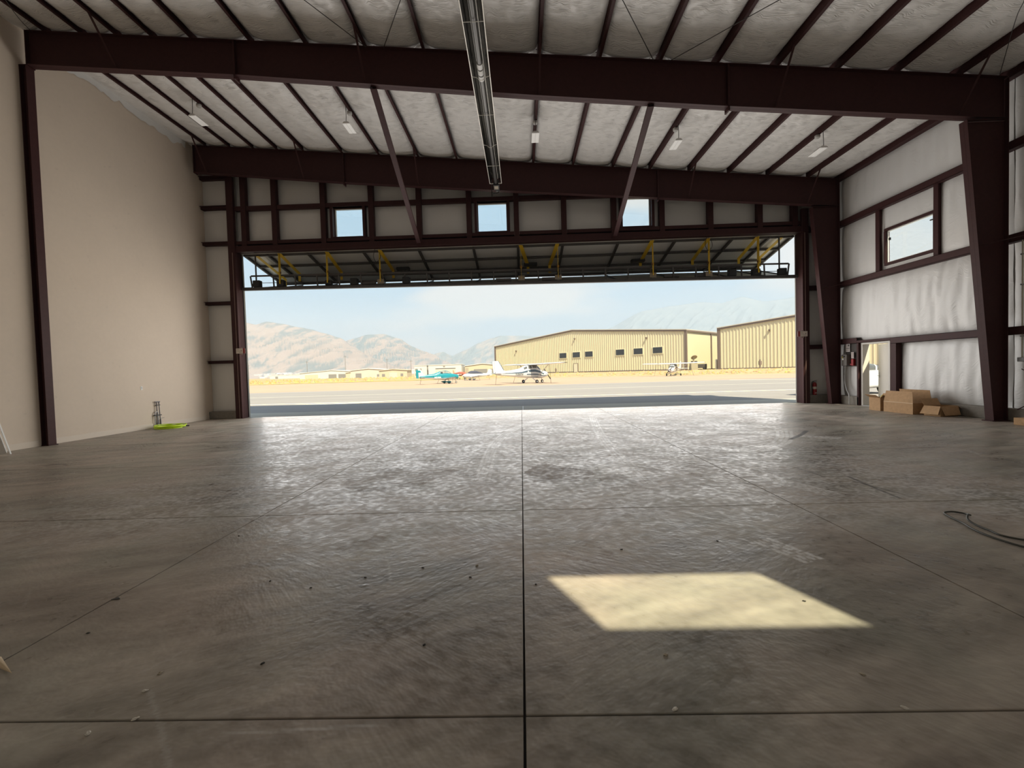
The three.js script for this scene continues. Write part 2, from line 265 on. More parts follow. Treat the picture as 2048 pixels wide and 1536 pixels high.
{
  const floor = struct('floor', 'smooth grey saw-cut concrete hangar floor with dust and tyre prints');
  const sides = [[-7.84, 1.5], [-17.3, -7.84]].map(([za, zb]) => {
    const W = 2048, H = Math.round(2048 * (zb - za) / 24.8 * 1.6), col = new Uint8Array(W * H * 4), rough = new Uint8Array(W * H * 4);
    for (let j = 0; j < H; j++) for (let i = 0; i < W; i++) {
      const c = floorAt(-12.6 + (i + 0.5) / W * 24.8, za + (j + 0.5) / H * (zb - za)), o = (j * W + i) * 4;
      for (let q = 0; q < 3; q++) col[o + q] = Math.round(255 * (1.055 * Math.pow(clamp(c[q], 0.004, 1), 1 / 2.4) - 0.055));
      rough[o] = rough[o + 1] = rough[o + 2] = Math.round(255 * c[3]); col[o + 3] = rough[o + 3] = 255;
    }
    const mk = (d, s) => { const t = new THREE.DataTexture(d, W, H); if (s) t.colorSpace = THREE.SRGBColorSpace; t.magFilter = THREE.LinearFilter; t.minFilter = THREE.LinearMipmapLinearFilter; t.generateMipmaps = true; t.needsUpdate = true; return t; };
    return { za, zb, color: mk(col, true), rough: mk(rough, false) };
  });
  const fineBump = tex(1024, 1024, (u, v) => { const s = 0.5 + 0.24 * tile(u, v, 30, n3, 2.2) + 0.12 * tile(u, v, 70, n3, 5.1) + 0.26 * tile(u, v, 11, n3, 8.8); return [s, s, s]; });
  for (const s of sides) {
    const b = fineBump.clone(); b.repeat.set(24.8 / 2.4, (s.zb - s.za) / 2.4); b.needsUpdate = true;
    s.mat = new THREE.MeshPhysicalMaterial({ map: s.color, roughnessMap: s.rough, roughness: 1, bumpMap: b, bumpScale: 0.0036, specularIntensity: 0.3 });
  }
  const gap = 0.0058;
  for (let i = 0; i < JX.length - 1; i++) for (let j = 0; j < JZ.length - 1; j++) {
    const zhi = JZ[j], zlo = JZ[j + 1], s = sides[(zhi + zlo) / 2 > -7.84 ? 0 : 1];
    const g = box(JX[i] + gap, JX[i + 1] - gap, -0.10, 0, zlo + gap, zhi - gap, 0.003), p = g.attributes.position, uv = g.attributes.uv;
    for (let k = 0; k < p.count; k++) uv.setXY(k, (p.getX(k) + 12.6) / 24.8, (p.getZ(k) - s.za) / (s.zb - s.za));
    mesh('slab', g, s.mat, floor);
  }
  mesh('joint_filler', box(-12.6, 12.2, -0.30, -0.028, -17.30, 1.5), std(0.035, 0.032, 0.03, 0.95), floor);
}

// ================================================================ STEEL FRAMES
// an I-section with a bottom edge given as a polyline; web in x-y, flanges along z
function rafter(z, top, bottom, label, splices, braces) {
  const g = thing('steel_rafter', label, 'beam'), hw = 0.10;
  const strip = (pl, t, up) => [...pl, ...pl.slice().reverse().map(([x, y]) => [x, y + (up ? t : -t)])];
  mesh('web', prism([...top, ...bottom.slice().reverse()], z - 0.006, z + 0.006), M.steel, g);
  mesh('top_flange', prism(strip(top, 0.014, false), z - hw, z + hw), M.steel, g);
  mesh('bottom_flange', prism(strip(bottom, 0.016, true), z - hw, z + hw), M.steel, g);
  const yb = (x) => { for (let i = 0; i < bottom.length - 1; i++) if (x <= bottom[i + 1][0]) return lerp(bottom[i][1], bottom[i + 1][1], (x - bottom[i][0]) / (bottom[i + 1][0] - bottom[i][0])); return bottom[bottom.length - 1][1]; };
  for (const x of splices) {
    const s = mesh('splice_plate', box(x - 0.022, x + 0.022, yb(x) - 0.10, roofY(x), z - hw, z + hw), M.steel, g);
    for (const [dy, dz] of [[0.06, 0.05], [0.06, -0.05], [-0.05, 0.05], [-0.05, -0.05]]) mesh('bolt', rod([x - 0.04, yb(x) + dy, z + dz], [x + 0.04, yb(x) + dy, z + dz], 0.014, 6), M.steel, s);
  }
  for (const [x, side] of braces) mesh('flange_brace', bar([x, yb(x) + 0.05, z + side * 0.06], [x + 0.02, roofY(x) + 0.02, z + side * 0.75], 0.05, 0.012), M.steel, g);
  mesh('end_plate', prism([[top[0][0], top[0][1]], [bottom[0][0], bottom[0][1] - 0.03], [bottom[0][0] + 0.02, bottom[0][1] - 0.03], [top[0][0] + 0.02, top[0][1]]], z - hw, z + hw), M.steel, g);
  return g;
}
const T0 = [[-11.95, roofY(-11.95)], [11.61, roofY(11.61)]];
rafter(-10.95, T0, [[-11.95, 9.42], [-6.8, 8.95], [0.5, 8.15], [5.1, 7.70], [10.62, 7.23]].concat([[11.61, 7.16]]), 'near dark red steel rafter crossing overhead above the heater tube', [-6.78, 5.12], [[-9.72, 1], [-3.60, 1], [0.62, 1], [6.25, 1], [10.51, 1]]);
rafter(-16.50, T0, [[-11.95, 9.26], [-6.3, 8.67], [-0.6, 8.16], [5.65, 7.64], [10.4, 7.25], [11.61, 7.16]], 'far dark red steel rafter above the row of small windows', [-6.35, 5.15], [[-11.5, 1], [-7.85, 1], [-3.60, 1], [6.25, 1], [10.51, 1]]);
function tapered(z, label) {
  const g = thing('steel_column', label, 'column'), hw = 0.10, I = [[11.30, 0.02], [10.66, 7.15]];
  const ix = (y) => lerp(I[0][0], I[1][0], y / 7.15);
  mesh('web', prism([[11.30, 0.02], [11.63, 0.02], [11.63, 7.13], [10.66, 7.13]], z - 0.006, z + 0.006), M.steel, g);
  mesh('inner_flange', prism([[11.30, 0.02], [11.316, 0.02], [10.676, 7.15], [10.66, 7.15]], z - hw, z + hw), M.steel, g);
  mesh('outer_flange', box(11.618, 11.634, 0.02, roofY(11.63) - 0.03, z - hw, z + hw), M.steel, g);
  mesh('base_plate', box(11.24, 11.66, 0, 0.02, z - 0.13, z + 0.13), M.steel, g);
  mesh('stiffener', box(10.66, 11.62, 7.14, 7.155, z - hw, z + hw), M.steel, g);
  mesh('girt_brace', bar([ix(4.2) + 0.02, 4.2, z + 0.05], [11.70, 4.33, z + 0.55], 0.05, 0.01), M.steel, g);
  return g;
}
tapered(-10.95, 'near tapered dark red steel column beside the long white wall');
tapered(-16.50, 'far tapered dark red steel column beside the fire extinguisher');
{
  const g = thing('steel_column', 'slender dark red steel column standing against the beige wall', 'column'), z = -10.95;
  mesh('web', box(wallX(z) + 0.017, -11.97, 0.02, 9.40, z - 0.006, z + 0.006), M.steel, g);
  mesh('inner_flange', box(-11.97, -11.955, 0.02, 9.41, z - 0.1, z + 0.1), M.steel, g);
  mesh('outer_flange', box(wallX(z) + 0.004, wallX(z) + 0.017, 0.02, 9.40, z - 0.1, z + 0.1), M.steel, g);
  mesh('base_plate', box(wallX(z) + 0.004, -11.93, 0, 0.02, z - 0.12, z + 0.12), M.steel, g);
  mesh('cap_plate', box(wallX(z) + 0.004, -11.93, 9.400, 9.418, z - 0.11, z + 0.11), M.steel, g);
}
// two long struts from the near rafter down to the head of the door
for (const [x, y, side] of [[-3.42, 8.52, 'left'], [3.30, 7.82, 'right']]) {
  const s = thing('diagonal_strut', `dark red diagonal strut down to the door header, ${side} of the heater tube`, 'strut'), b = [x + (x < 0 ? -0.36 : 0.38), 6.52, -16.985];
  const dir = V(b[0] - x, b[1] - y, b[2] + 10.95).normalize();
  mesh('channel', merge(bar([x, y, -10.95], b, 0.15, 0.012), bar([x - 0.069, y + 0.03, -10.95], [b[0] - 0.069, b[1] + 0.03, b[2]], 0.012, 0.07), bar([x + 0.069, y + 0.03, -10.95], [b[0] + 0.069, b[1] + 0.03, b[2]], 0.012, 0.07)), M.steel, s);
  mesh('end_plate', box(b[0] - 0.09, b[0] + 0.09, b[1] - 0.12, b[1] + 0.1, -17.004, -16.985), M.steel, s);
}

// ================================================================ CEILING: purlins with pillows of vinyl-faced insulation between them
const PX = [-11.50, -10.60, -9.72, -8.83, -7.85, -6.41, -5.05, -3.60, -2.18, -0.81, 0.62, 2.06, 3.50, 4.84, 6.25, 7.67, 9.06, 10.51, 11.66];
{
  const c = struct('ceiling', 'sloping hangar ceiling of dark purlins and white quilted insulation');
  mesh('roof_sheet', prism([[-13.2, roofY(-13.2) + 0.24], [12.3, roofY(12.3) + 0.24], [12.3, roofY(12.3) + 0.36], [-13.2, roofY(-13.2) + 0.36]], -17.75, 1.7), M.sheathing, c);
  const spans = [[-10.96, 1.28], [-16.51, -10.94], [-17.25, -16.49]];
  for (const x of PX) for (const [za, zb] of spans.slice(0, 2)) {
    // a Z-section: bottom lip, web, top lip
    const y = roofY(x), zz = [za, zb];
    const g = merge(prism([[x - 0.005, y + 0.004], [x + 0.065, y + 0.004 - 0.006], [x + 0.065, y + 0.008], [x + 0.004, y + 0.012], [x + 0.004, y + 0.195], [x - 0.06, y + 0.20], [x - 0.06, y + 0.192], [x - 0.004, y + 0.187]], zz[0], zz[1]), prism([[x + 0.059, y + 0.0], [x + 0.065, y + 0.0], [x + 0.065, y + 0.025], [x + 0.059, y + 0.025]], zz[0], zz[1]));
    mesh('purlin', g, M.steel, c);
  }
  const pillow = (xa, xb, za, zb, seed, wr) => {
    const L = zb - za, nz = Math.max(10, Math.round(L / 0.06)), W = xb - xa;
    return sheet((u, v) => {
      const x = lerp(xa, xb, u), z = lerp(zb, za, v), e = Math.min(v, 1 - v) * L;
      const q = clamp(e / 0.22), inset = 0.16 * (1 - Math.sqrt(1 - (1 - q) * (1 - q))), s = Math.pow(Math.sin(Math.PI / 2 * clamp((Math.min(u, 1 - u) * W - inset) / (W / 2))), 0.32), end = 0.9 + 0.1 * q;
      const w = fbm(x * 1.3 + seed, z * 2.2, 3) * 0.018 + fbm(x * 0.8 + seed * 2, z * 7.5 + 0.5 * Math.sin(x * 4), 2, n2b) * 0.008 * wr;
      return [x, roofY(x) + 0.205 - s * (0.05 + 0.125 * end) + w * s * q, z, x + seed, z + seed];
    }, 14, nz);
  };
  spans.forEach(([za, zb], k) => {
    const xs = [WL - 0.02, ...PX, WR + 0.06];
    for (let i = 0; i < xs.length - 1; i++) if (xs[i + 1] - xs[i] > 0.1) mesh('insulation_pillow', pillow(xs[i] + (i ? 0.006 : 0), xs[i + 1] - 0.006, za, zb, i * 3.7 + k * 11, k === 0 ? 1.6 : 0.8), M.vinyl, c);
  });
  // thin conduits that feed the lamps, strapped along two purlins
  for (const [x, dx] of [[0.62, 0.035], [9.06, 0.03], [4.84, 0.03]]) mesh('conduit', rod([x + dx + 0.055, roofY(x) + 0.045, -10.8], [x + dx + 0.055, roofY(x) + 0.045, -13.7], 0.011, 6), M.zinc, c);
}

// ================================================================ WALLS
// ---- left: painted board
{
  const w = struct('wall_left', 'tall plain beige painted wall with faint scuffs');
  const paint = tex(1024, 1024, (u, v) => { const z = u * 19, y = v * 11; let s = 1 + 0.02 * fbm(z * 0.8, y * 0.8, 3) + 0.018 * fbm(z * 6, y * 6, 2); const sm = fbm(z * 2.4 + 9, y * 2.4, 3, n2b); if (sm > 0.62) s -= 0.09 * sstep(0.62, 0.8, sm); return [0.655 * s, 0.555 * s, 0.45 * s]; }, true);
  const pm = std(1, 1, 1, 0.8, { map: paint });
  const g = box(WL - 0.25, WL, -0.1, roofY(WL) + 0.23, -17.30, ZB + 0.25, 0.002), p = g.attributes.position, uv = g.attributes.uv;
  for (let i = 0; i < p.count; i++) { uv.setXY(i, (p.getZ(i) + 17.5) / 19, p.getY(i) / 11); p.setX(i, p.getX(i) - WL + wallX(p.getZ(i))); }
  mesh('board', g, pm, w);
  const flap = sheet((u, v) => { const z = lerp(-16.4, -11.1, u), d = v * (0.10 + 0.16 * Math.max(0, 0.6 + 0.8 * fbm(z * 1.3, 2.2, 3))); return [wallX(z) + 0.018 + 0.03 * (1 - v), roofY(WL) + 0.16 - d * 1.6, z, z, v]; }, 60, 5);
  mesh('insulation_flap', flap, M.vinylFlat, w);
  const b = struct('baseboard_left', 'low painted beige board along the foot of the tall wall');
  for (const [za, zb] of [[-17.20, -11.06], [-10.84, ZB]]) { const g = box(0, 0.016, 0, 0.155, za, zb, 0.006), p = g.attributes.position; for (let i = 0; i < p.count; i++) p.setX(i, p.getX(i) + wallX(p.getZ(i))); mesh('board', g, std(0.66, 0.575, 0.475, 0.6), b); }
}
// ---- concrete kerbs
{
  const k = struct('trim_1', 'low rough concrete kerb in the far corner by the beige wall'); mesh('kerb', box(WL, -11.14, 0, 0.285, -17.28, -17.0, 0.015), M.concrete, k);
  const r = struct('trim_2', 'low concrete kerb along the foot of the white wall');
  for (const [za, zb] of [[-17.28, -15.60], [-14.06, -12.9], [-12.9, -10.9], [-10.9, -7.6], [-7.6, ZB]]) mesh('kerb_block', box(11.66, WR + 0.16, 0, 0.30, za + 0.003, zb - 0.003, 0.012), M.concrete, r);
  mesh('kerb_block', box(10.88, 11.655, 0, 0.30, -17.28, -17.04, 0.012), M.concrete, r);
}
const bulge = (n0, n1, amp, seed, vert) => (u, v) => amp * Math.pow(Math.sin(Math.PI * u) * Math.sin(Math.PI * v), 0.4) + amp * 0.25 * fbm(u * n0 + seed, v * n1, 3);
// ---- right: girts and insulation
{
  const w = struct('wall_right', 'white insulated side wall with dark red girts');
  // outer sheet with a window and a door cut in it
  const g = prism([[-ZB - 0.25, -0.1], [17.30, -0.1], [17.30, roofY(12) + 0.3], [-ZB - 0.25, roofY(12) + 0.3]], 0, 0.03, 0, [[[12.96, 4.65], [14.64, 4.65], [14.64, 5.70], [12.96, 5.70]], [[14.41, 0.0], [15.54, 0.0], [15.54, 2.13], [14.41, 2.13]]]);
  g.rotateY(Math.PI / 2); g.translate(WR + 0.05, 0, 0); mesh('cladding', metreUV(g), M.sheathing, w);
  const girt = (y, za, zb) => mesh('girt', merge(box(11.66, WR, y, y + 0.012, za, zb, 0.002), box(11.66, 11.672, y, y + 0.19, za, zb, 0.002), box(11.66, WR, y + 0.178, y + 0.19, za, zb, 0.002)), M.steel, w);
  for (const y of [2.06, 4.24, 6.42]) for (const [za, zb] of [[-17.27, -10.96], [-10.94, ZB]]) { if (y < 3 && za < -12) { girt(y + 0.1, za, -15.68); girt(y, -14.28, zb); mesh('girt', box(11.66, WR, 2.17, 2.25, -15.68, -14.28), M.steel, w); } else girt(y, za, zb); }
  mesh('eave_strut', box(11.655, WR, roofY(11.7) - 0.02, roofY(11.7) + 0.17, -17.27, ZB), M.steel, w);
  const post = (z0, z1, y0, y1) => mesh('post', box(y0 > 1 ? 11.75 : 11.66, WR, y0, y1, z0, z1), M.steel, w);
  post(-14.96, -14.79, 4.43, 6.42); post(-12.91, -12.76, 4.43, 6.42); post(-14.28, -14.06, 0, 2.06); post(-15.68, -15.60, 0, 2.16);
  const pan = (za, zb, y0, y1, amp, seed) => mesh('insulation_panel', sheet((u, v) => { const z = lerp(za, zb, u), y = lerp(y0, y1, v), b = bulge((zb - za) * 2.2, (y1 - y0) * 0.5, amp, seed)(u, v), crease = 0.010 * fbm(z * 5 + seed, y * 0.5, 3, n2b); return [WR + 0.03 - b - crease, y, z, z + seed, y]; }, Math.max(8, Math.round((zb - za) / 0.07)), 16), M.vinylWall, w);
  pan(-17.26, -15.62, 0.30, 2.2, 0.06, 1); pan(-14.36, -14.27, 0.0, 2.16, 0.004, 21); pan(-14.08, -10.96, 0.30, 2.08, 0.12, 2); pan(-17.26, -10.96, 2.24, 4.26, 0.12, 3);
  pan(-17.26, -14.72, 4.42, 6.44, 0.08, 4); pan(-12.86, -10.96, 4.42, 6.44, 0.08, 5); pan(-14.72, -12.86, 5.72, 6.44, 0.03, 6); pan(-14.72, -12.86, 4.42, 4.64, 0.01, 7); pan(-17.26, -10.96, 6.60, 8.15, 0.07, 8);
  pan(-10.94, ZB, 0.30, 2.08, 0.12, 9); pan(-10.94, ZB, 2.24, 4.26, 0.12, 10); pan(-10.94, ZB, 4.42, 6.44, 0.09, 11); pan(-10.94, ZB, 6.60, 8.15, 0.07, 12);
  // its window
  const q = struct('window_1', 'wide window in the white side wall with dark red frame');
  for (const [y0, y1, z0, z1] of [[5.68, 5.76, -14.68, -12.88], [4.58, 4.66, -14.68, -12.88], [4.66, 5.68, -14.69, -14.62], [4.66, 5.68, -12.98, -12.88]]) mesh('frame', box(11.80, WR + 0.10, y0, y1, z0, z1), M.steel, q);
  for (const [y0, y1, z0, z1] of [[5.65, 5.68, -14.62, -12.98], [4.66, 4.69, -14.62, -12.98], [4.69, 5.65, -14.62, -14.60], [4.69, 5.65, -13.01, -12.98]]) mesh('sash', box(11.86, 11.90, y0, y1, z0, z1), M.white, q);
  mesh('pane', box(11.875, 11.879, 4.69, 5.65, -14.60, -13.01, 0.0005), M.glass, q);
  mesh('latch', box(11.82, 11.86, 5.36, 5.44, -14.53, -14.47), M.black, q); mesh('latch', box(11.82, 11.86, 5.50, 5.53, -13.10, -13.02), M.black, q);
}
// ---- front: studs, girts, header, three windows, door opening
const WIN = [[-7.10, -5.94], [-1.53, -0.385], [4.0, 5.10]];
{
  const w = struct('wall_front', 'end wall above the big door, dark red framing and white insulation');
  const hole = (x0, x1, y0, y1) => [[x0, y0], [x1, y0], [x1, y1], [x0, y1]];
  const g = prism([[WL - 0.25, -0.1], [-10.90, -0.1], [-10.90, 6.44], [10.66, 6.44], [10.66, -0.1], [12.02, -0.1], [12.02, roofY(12.02) + 0.26], [WL - 0.25, roofY(WL - 0.25) + 0.26]], ZF - 0.20, ZF - 0.06, 0, WIN.map(([a, b]) => hole(a, b, 6.89, 8.04)));
  mesh('cladding', g, M.sheathing, w);
  mesh('header', merge(box(-10.92, 10.68, 6.44, 6.66, -17.02, -17.005), box(-10.92, 10.68, 6.44, 6.455, -17.30, -17.02), box(-10.92, 10.68, 6.645, 6.66, -17.30, -17.02)), M.steel, w);
  const topAt = (x) => roofY(x) + 0.02;
  const studX = [-10.56, -9.36, -7.46, -5.60, -3.76, -1.84, -0.03, 1.78, 3.67, 5.48, 7.30, 9.14, 10.44];
  for (const x of studX) mesh('stud', merge(box(x - 0.095, x + 0.095, 6.66, topAt(x), -17.05, -17.038, 0.002), box(x - 0.095, x - 0.083, 6.66, topAt(x), -17.25, -17.05, 0.002), box(x + 0.083, x + 0.095, 6.66, topAt(x), -17.25, -17.05, 0.002)), M.steel, w);
  const edges = [-11.02, ...studX, 10.74];
  for (let i = 0; i < edges.length - 1; i++) {
    const a = edges[i] + 0.10, b = edges[i + 1] - 0.10, win = WIN.find(([p, q]) => p > edges[i] && q < edges[i + 1]);
    if (b - a < 0.1) continue;
    mesh('girt', merge(box(a, b, 6.72, 6.735, -17.22, -17.06, 0.002), box(a, b, 6.72, 6.86, -17.075, -17.06, 0.002)), M.steel, w);
    const hi = roofY((a + b) / 2) - 1.0;
    const mid = hi > 8.0 || i < 11;
    if (mid && b < 5.3) mesh('girt', merge(box(a, b, 8.04, 8.20, -17.085, -17.07, 0.002), box(a, b, 8.185, 8.20, -17.24, -17.085, 0.002), box(a, b, 8.04, 8.055, -17.24, -17.085, 0.002)), M.steel, w);
    const ins = (y0, y1, x0 = a, x1 = b) => mesh('insulation_panel', sheet((u, v) => { const x = lerp(x0, x1, u), y = lerp(y0, y1, v); return [x, y, ZF - 0.03 + bulge(3, 3, 0.05, i * 2.2)(u, v), x, y]; }, 12, 12), M.vinylFlat, w);
    if (win) {
      ins(8.12, topAt(b) - 0.02); ins(6.66, 6.86, win[0] - 0.06, win[1] + 0.06); ins(6.66, 8.12, a - 0.03, win[0] - 0.05); ins(6.66, 8.12, win[1] + 0.05, b + 0.03);
    } else if (b < 5.3) { ins(6.70, 8.10, a - 0.05, b + 0.05); ins(8.14, topAt(b) - 0.02, a - 0.05, b + 0.05); } else ins(6.70, topAt(b) - 0.02, a - 0.05, b + 0.05);
  }
  // left flank: girts like shelves and insulation between them
  const ys = [0.285, 2.26, 4.54, 6.84, 8.22, 9.36];
  for (let i = 1; i < 6; i++) mesh('girt', merge(box(WL + 0.03, -11.10, ys[i] - 0.10, ys[i] - 0.088, -17.26, -17.06, 0.002), box(WL + 0.03, -11.10, ys[i] + 0.0, ys[i] + 0.012, -17.26, -16.98, 0.002), box(WL + 0.03, -11.10, ys[i] - 0.10, ys[i], -17.075, -17.06, 0.002)), M.steel, w);
  for (let i = 0; i < 5; i++) mesh('insulation_panel', sheet((u, v) => { const x = lerp(WL + 0.005, -11.0, u), y = lerp(ys[i], ys[i + 1], v); return [x, y, ZF + 0.02 + bulge(2, 2, 0.04, i + 40)(u, v), x, y]; }, 12, 20), M.vinylFlat, w);
  mesh('insulation_panel', sheet((u, v) => { const x = lerp(WL + 0.005, -11.0, u), y = lerp(9.36, 10.30, v); return [x, y, ZF + 0.03, x, y]; }, 6, 6), M.vinylFlat, w);
  // right flank
  const yr = [0.30, 2.20, 4.42, 6.62, 8.2];
  for (let i = 1; i < 4; i++) mesh('girt', merge(box(10.86, WR, yr[i] - 0.16, yr[i] - 0.148, -17.26, -17.06, 0.002), box(10.86, WR, yr[i] - 0.012, yr[i], -17.26, -16.99, 0.002), box(10.86, WR, yr[i] - 0.16, yr[i], -17.075, -17.06, 0.002)), M.steel, w);
  for (let i = 0; i < 4; i++) mesh('insulation_panel', sheet((u, v) => { const x = lerp(10.80, WR + 0.02, u), y = lerp(yr[i], yr[i + 1], v); return [x, y, ZF + 0.01 + bulge(3, 2, 0.09, i + 60)(u, v), x, y]; }, 14, 24), M.vinylFlat, w);
  // jambs: a wide channel each side with a pale seal strip
  for (const [x0, x1, s] of [[-11.16, -10.90, 1], [10.64, 10.88, -1]]) {
    mesh('jamb', box(x0, x1, 0, s > 0 ? 9.30 : 7.30, -17.10, -16.96), M.steel, w);
    mesh('jamb', box(s > 0 ? -10.98 : 10.64, s > 0 ? -10.90 : 10.72, 0, 6.44, -17.40, -17.10), M.steel, w);
    mesh('seal_strip', box(s > 0 ? -11.0 : 10.715, s > 0 ? -10.978 : 10.737, 0, 6.40, -16.958, -16.945, 0.003), std(0.26, 0.17, 0.14, 0.6), w);
  }
  // three square windows
  WIN.forEach(([a, b], i) => {
    const q = struct(`window_${i + 2}`, ['left small square window above the big door', 'middle small square window above the big door behind the heater', 'right small square window above the big door behind the strut'][i]);
    for (const [x0, x1, y0, y1] of [[a - 0.10, b + 0.10, 8.04, 8.10], [a - 0.10, b + 0.10, 6.84, 6.90], [a - 0.10, a, 6.90, 8.04], [b, b + 0.10, 6.90, 8.04]]) mesh('frame', box(x0, x1, y0, y1, -17.36, -17.06), M.steel, q);
    for (const [x0, x1, y0, y1] of [[a, b, 8.01, 8.04], [a, b, 6.90, 6.94], [a, a + 0.03, 6.94, 8.01], [b - 0.03, b, 6.94, 8.01]]) mesh('sash', box(x0, x1, y0, y1, -17.33, -17.27), std(0.16, 0.11, 0.08, 0.6), q);
    mesh('pane', box(a + 0.03, b - 0.03, 6.94, 8.01, -17.304, -17.30, 0.0005), M.glass, q);
  });
}
// ---- back, behind the photographer: the same insulated build, one window high up that lets the sun patch in
{
  const w = struct('wall_back', 'insulated back wall behind the viewer with one high window');
  const sx = [1.80 + 0.39, 3.41 + 0.39], sy = [5.88, 7.08];
  mesh('cladding', prism([[WL - 0.25, -0.1], [12.02, -0.1], [12.02, roofY(12.02) + 0.26], [WL - 0.25, roofY(WL - 0.25) + 0.26]], ZB, ZB + 0.12, 0, [[[sx[0], sy[0]], [sx[1], sy[0]], [sx[1], sy[1]], [sx[0], sy[1]]]]), M.vinylFlat, w);
  const q = struct('window_5', 'wide high window in the back wall that lets the sun in');
  for (const [x0, x1, y0, y1] of [[sx[0], sx[1], sy[1] - 0.03, sy[1]], [sx[0], sx[1], sy[0], sy[0] + 0.03], [sx[0], sx[0] + 0.03, sy[0] + 0.03, sy[1] - 0.03], [sx[1] - 0.03, sx[1], sy[0] + 0.03, sy[1] - 0.03]]) mesh('sash', box(x0, x1, y0, y1, ZB + 0.05, ZB + 0.09), M.white, q);
  mesh('pane', box(sx[0] + 0.03, sx[1] - 0.03, sy[0] + 0.03, sy[1] - 0.03, ZB + 0.066, ZB + 0.07, 0.0005), M.glass, q);
}
// ---- the side door, left ajar
{
  const d = struct('door_2', 'cream metal side door standing ajar with lever handle');
  for (const [y0, y1, z0, z1] of [[2.10, 2.16, -15.58, -14.37], [0, 2.10, -15.58, -15.50], [0, 2.10, -14.45, -14.37]]) mesh('frame', box(11.73, WR + 0.12, y0, y1, z0, z1, 0.006), M.doorPaint, d);
  mesh('threshold', box(11.68, WR + 0.2, 0, 0.02, -15.50, -14.45), M.zinc, d);
  const leaf = new THREE.Group(); leaf.name = 'leaf'; leaf.position.set(11.93, 0.022, -14.475); leaf.rotation.y = -0.30; d.add(leaf);
  mesh('panel', box(-0.022, 0.022, 0, 2.07, -1.0, 0, 0.004), M.doorPaint, leaf);
  mesh('handle', merge(rod([-0.022, 1.0, -0.93], [-0.075, 1.0, -0.93], 0.012), rod([-0.075, 1.0, -0.93], [-0.075, 1.0, -0.80], 0.011), box(-0.03, -0.022, 0.93, 1.12, -0.965, -0.895)), M.zinc, leaf);
  for (const y of [0.2, 1.04, 1.88]) mesh('hinge', rod([-0.02, y, 0.006], [-0.02, y + 0.1, 0.006], 0.012, 8), M.zinc, leaf);
}
// ================================================================ small prints
const smudge = (g, x, y, w, h, c = '#6a625c') => { g.fillStyle = c; for (let i = 0; i < w;) { const k = 2 + (i * 7) % 5; g.fillRect(x + i, y, k, h); i += k + 2; } };
const plateTex = printed(128, 96, (g, w, h) => { g.fillStyle = '#8d8271'; g.fillRect(0, 0, w, h); g.strokeStyle = '#4c453c'; g.lineWidth = 4; g.strokeRect(4, 4, w - 8, h - 8); for (const y of [20, 42, 64]) smudge(g, 16, y, 96, 9, '#5a5148'); });
const jambTex = printed(256, 128, (g, w, h) => { g.fillStyle = '#d9cec4'; g.fillRect(0, 0, w, h); smudge(g, 24, 18, 80, 14, '#8f8279'); g.fillStyle = '#59514c'; g.beginPath(); g.arc(190, 58, 15, 0, 7); g.fill(); smudge(g, 28, 60, 110, 12, '#8a7f78'); smudge(g, 110, 92, 90, 14, '#978c84'); });
const noticeTex = printed(128, 256, (g, w, h) => { g.fillStyle = '#bdb4b0'; g.fillRect(0, 0, w, h); smudge(g, 22, 26, 84, 12, '#575050'); g.fillStyle = '#4d4646'; g.beginPath(); g.arc(88, 96, 26, 0, 7); g.fill(); for (const y of [62, 84, 106]) smudge(g, 18, y, 38, 7, '#8a8280'); g.fillStyle = '#3f3a39'; g.fillRect(10, 160, 108, 14); smudge(g, 20, 196, 88, 8, '#857d7a'); smudge(g, 20, 214, 88, 8, '#857d7a'); });
const tagTex = printed(96, 160, (g, w, h) => { g.fillStyle = '#b3a6a2'; g.fillRect(0, 0, w, h); g.fillStyle = '#5b4a4a'; g.fillRect(60, 10, 10, 120); smudge(g, 12, 30, 40, 8, '#8b7f7c'); });
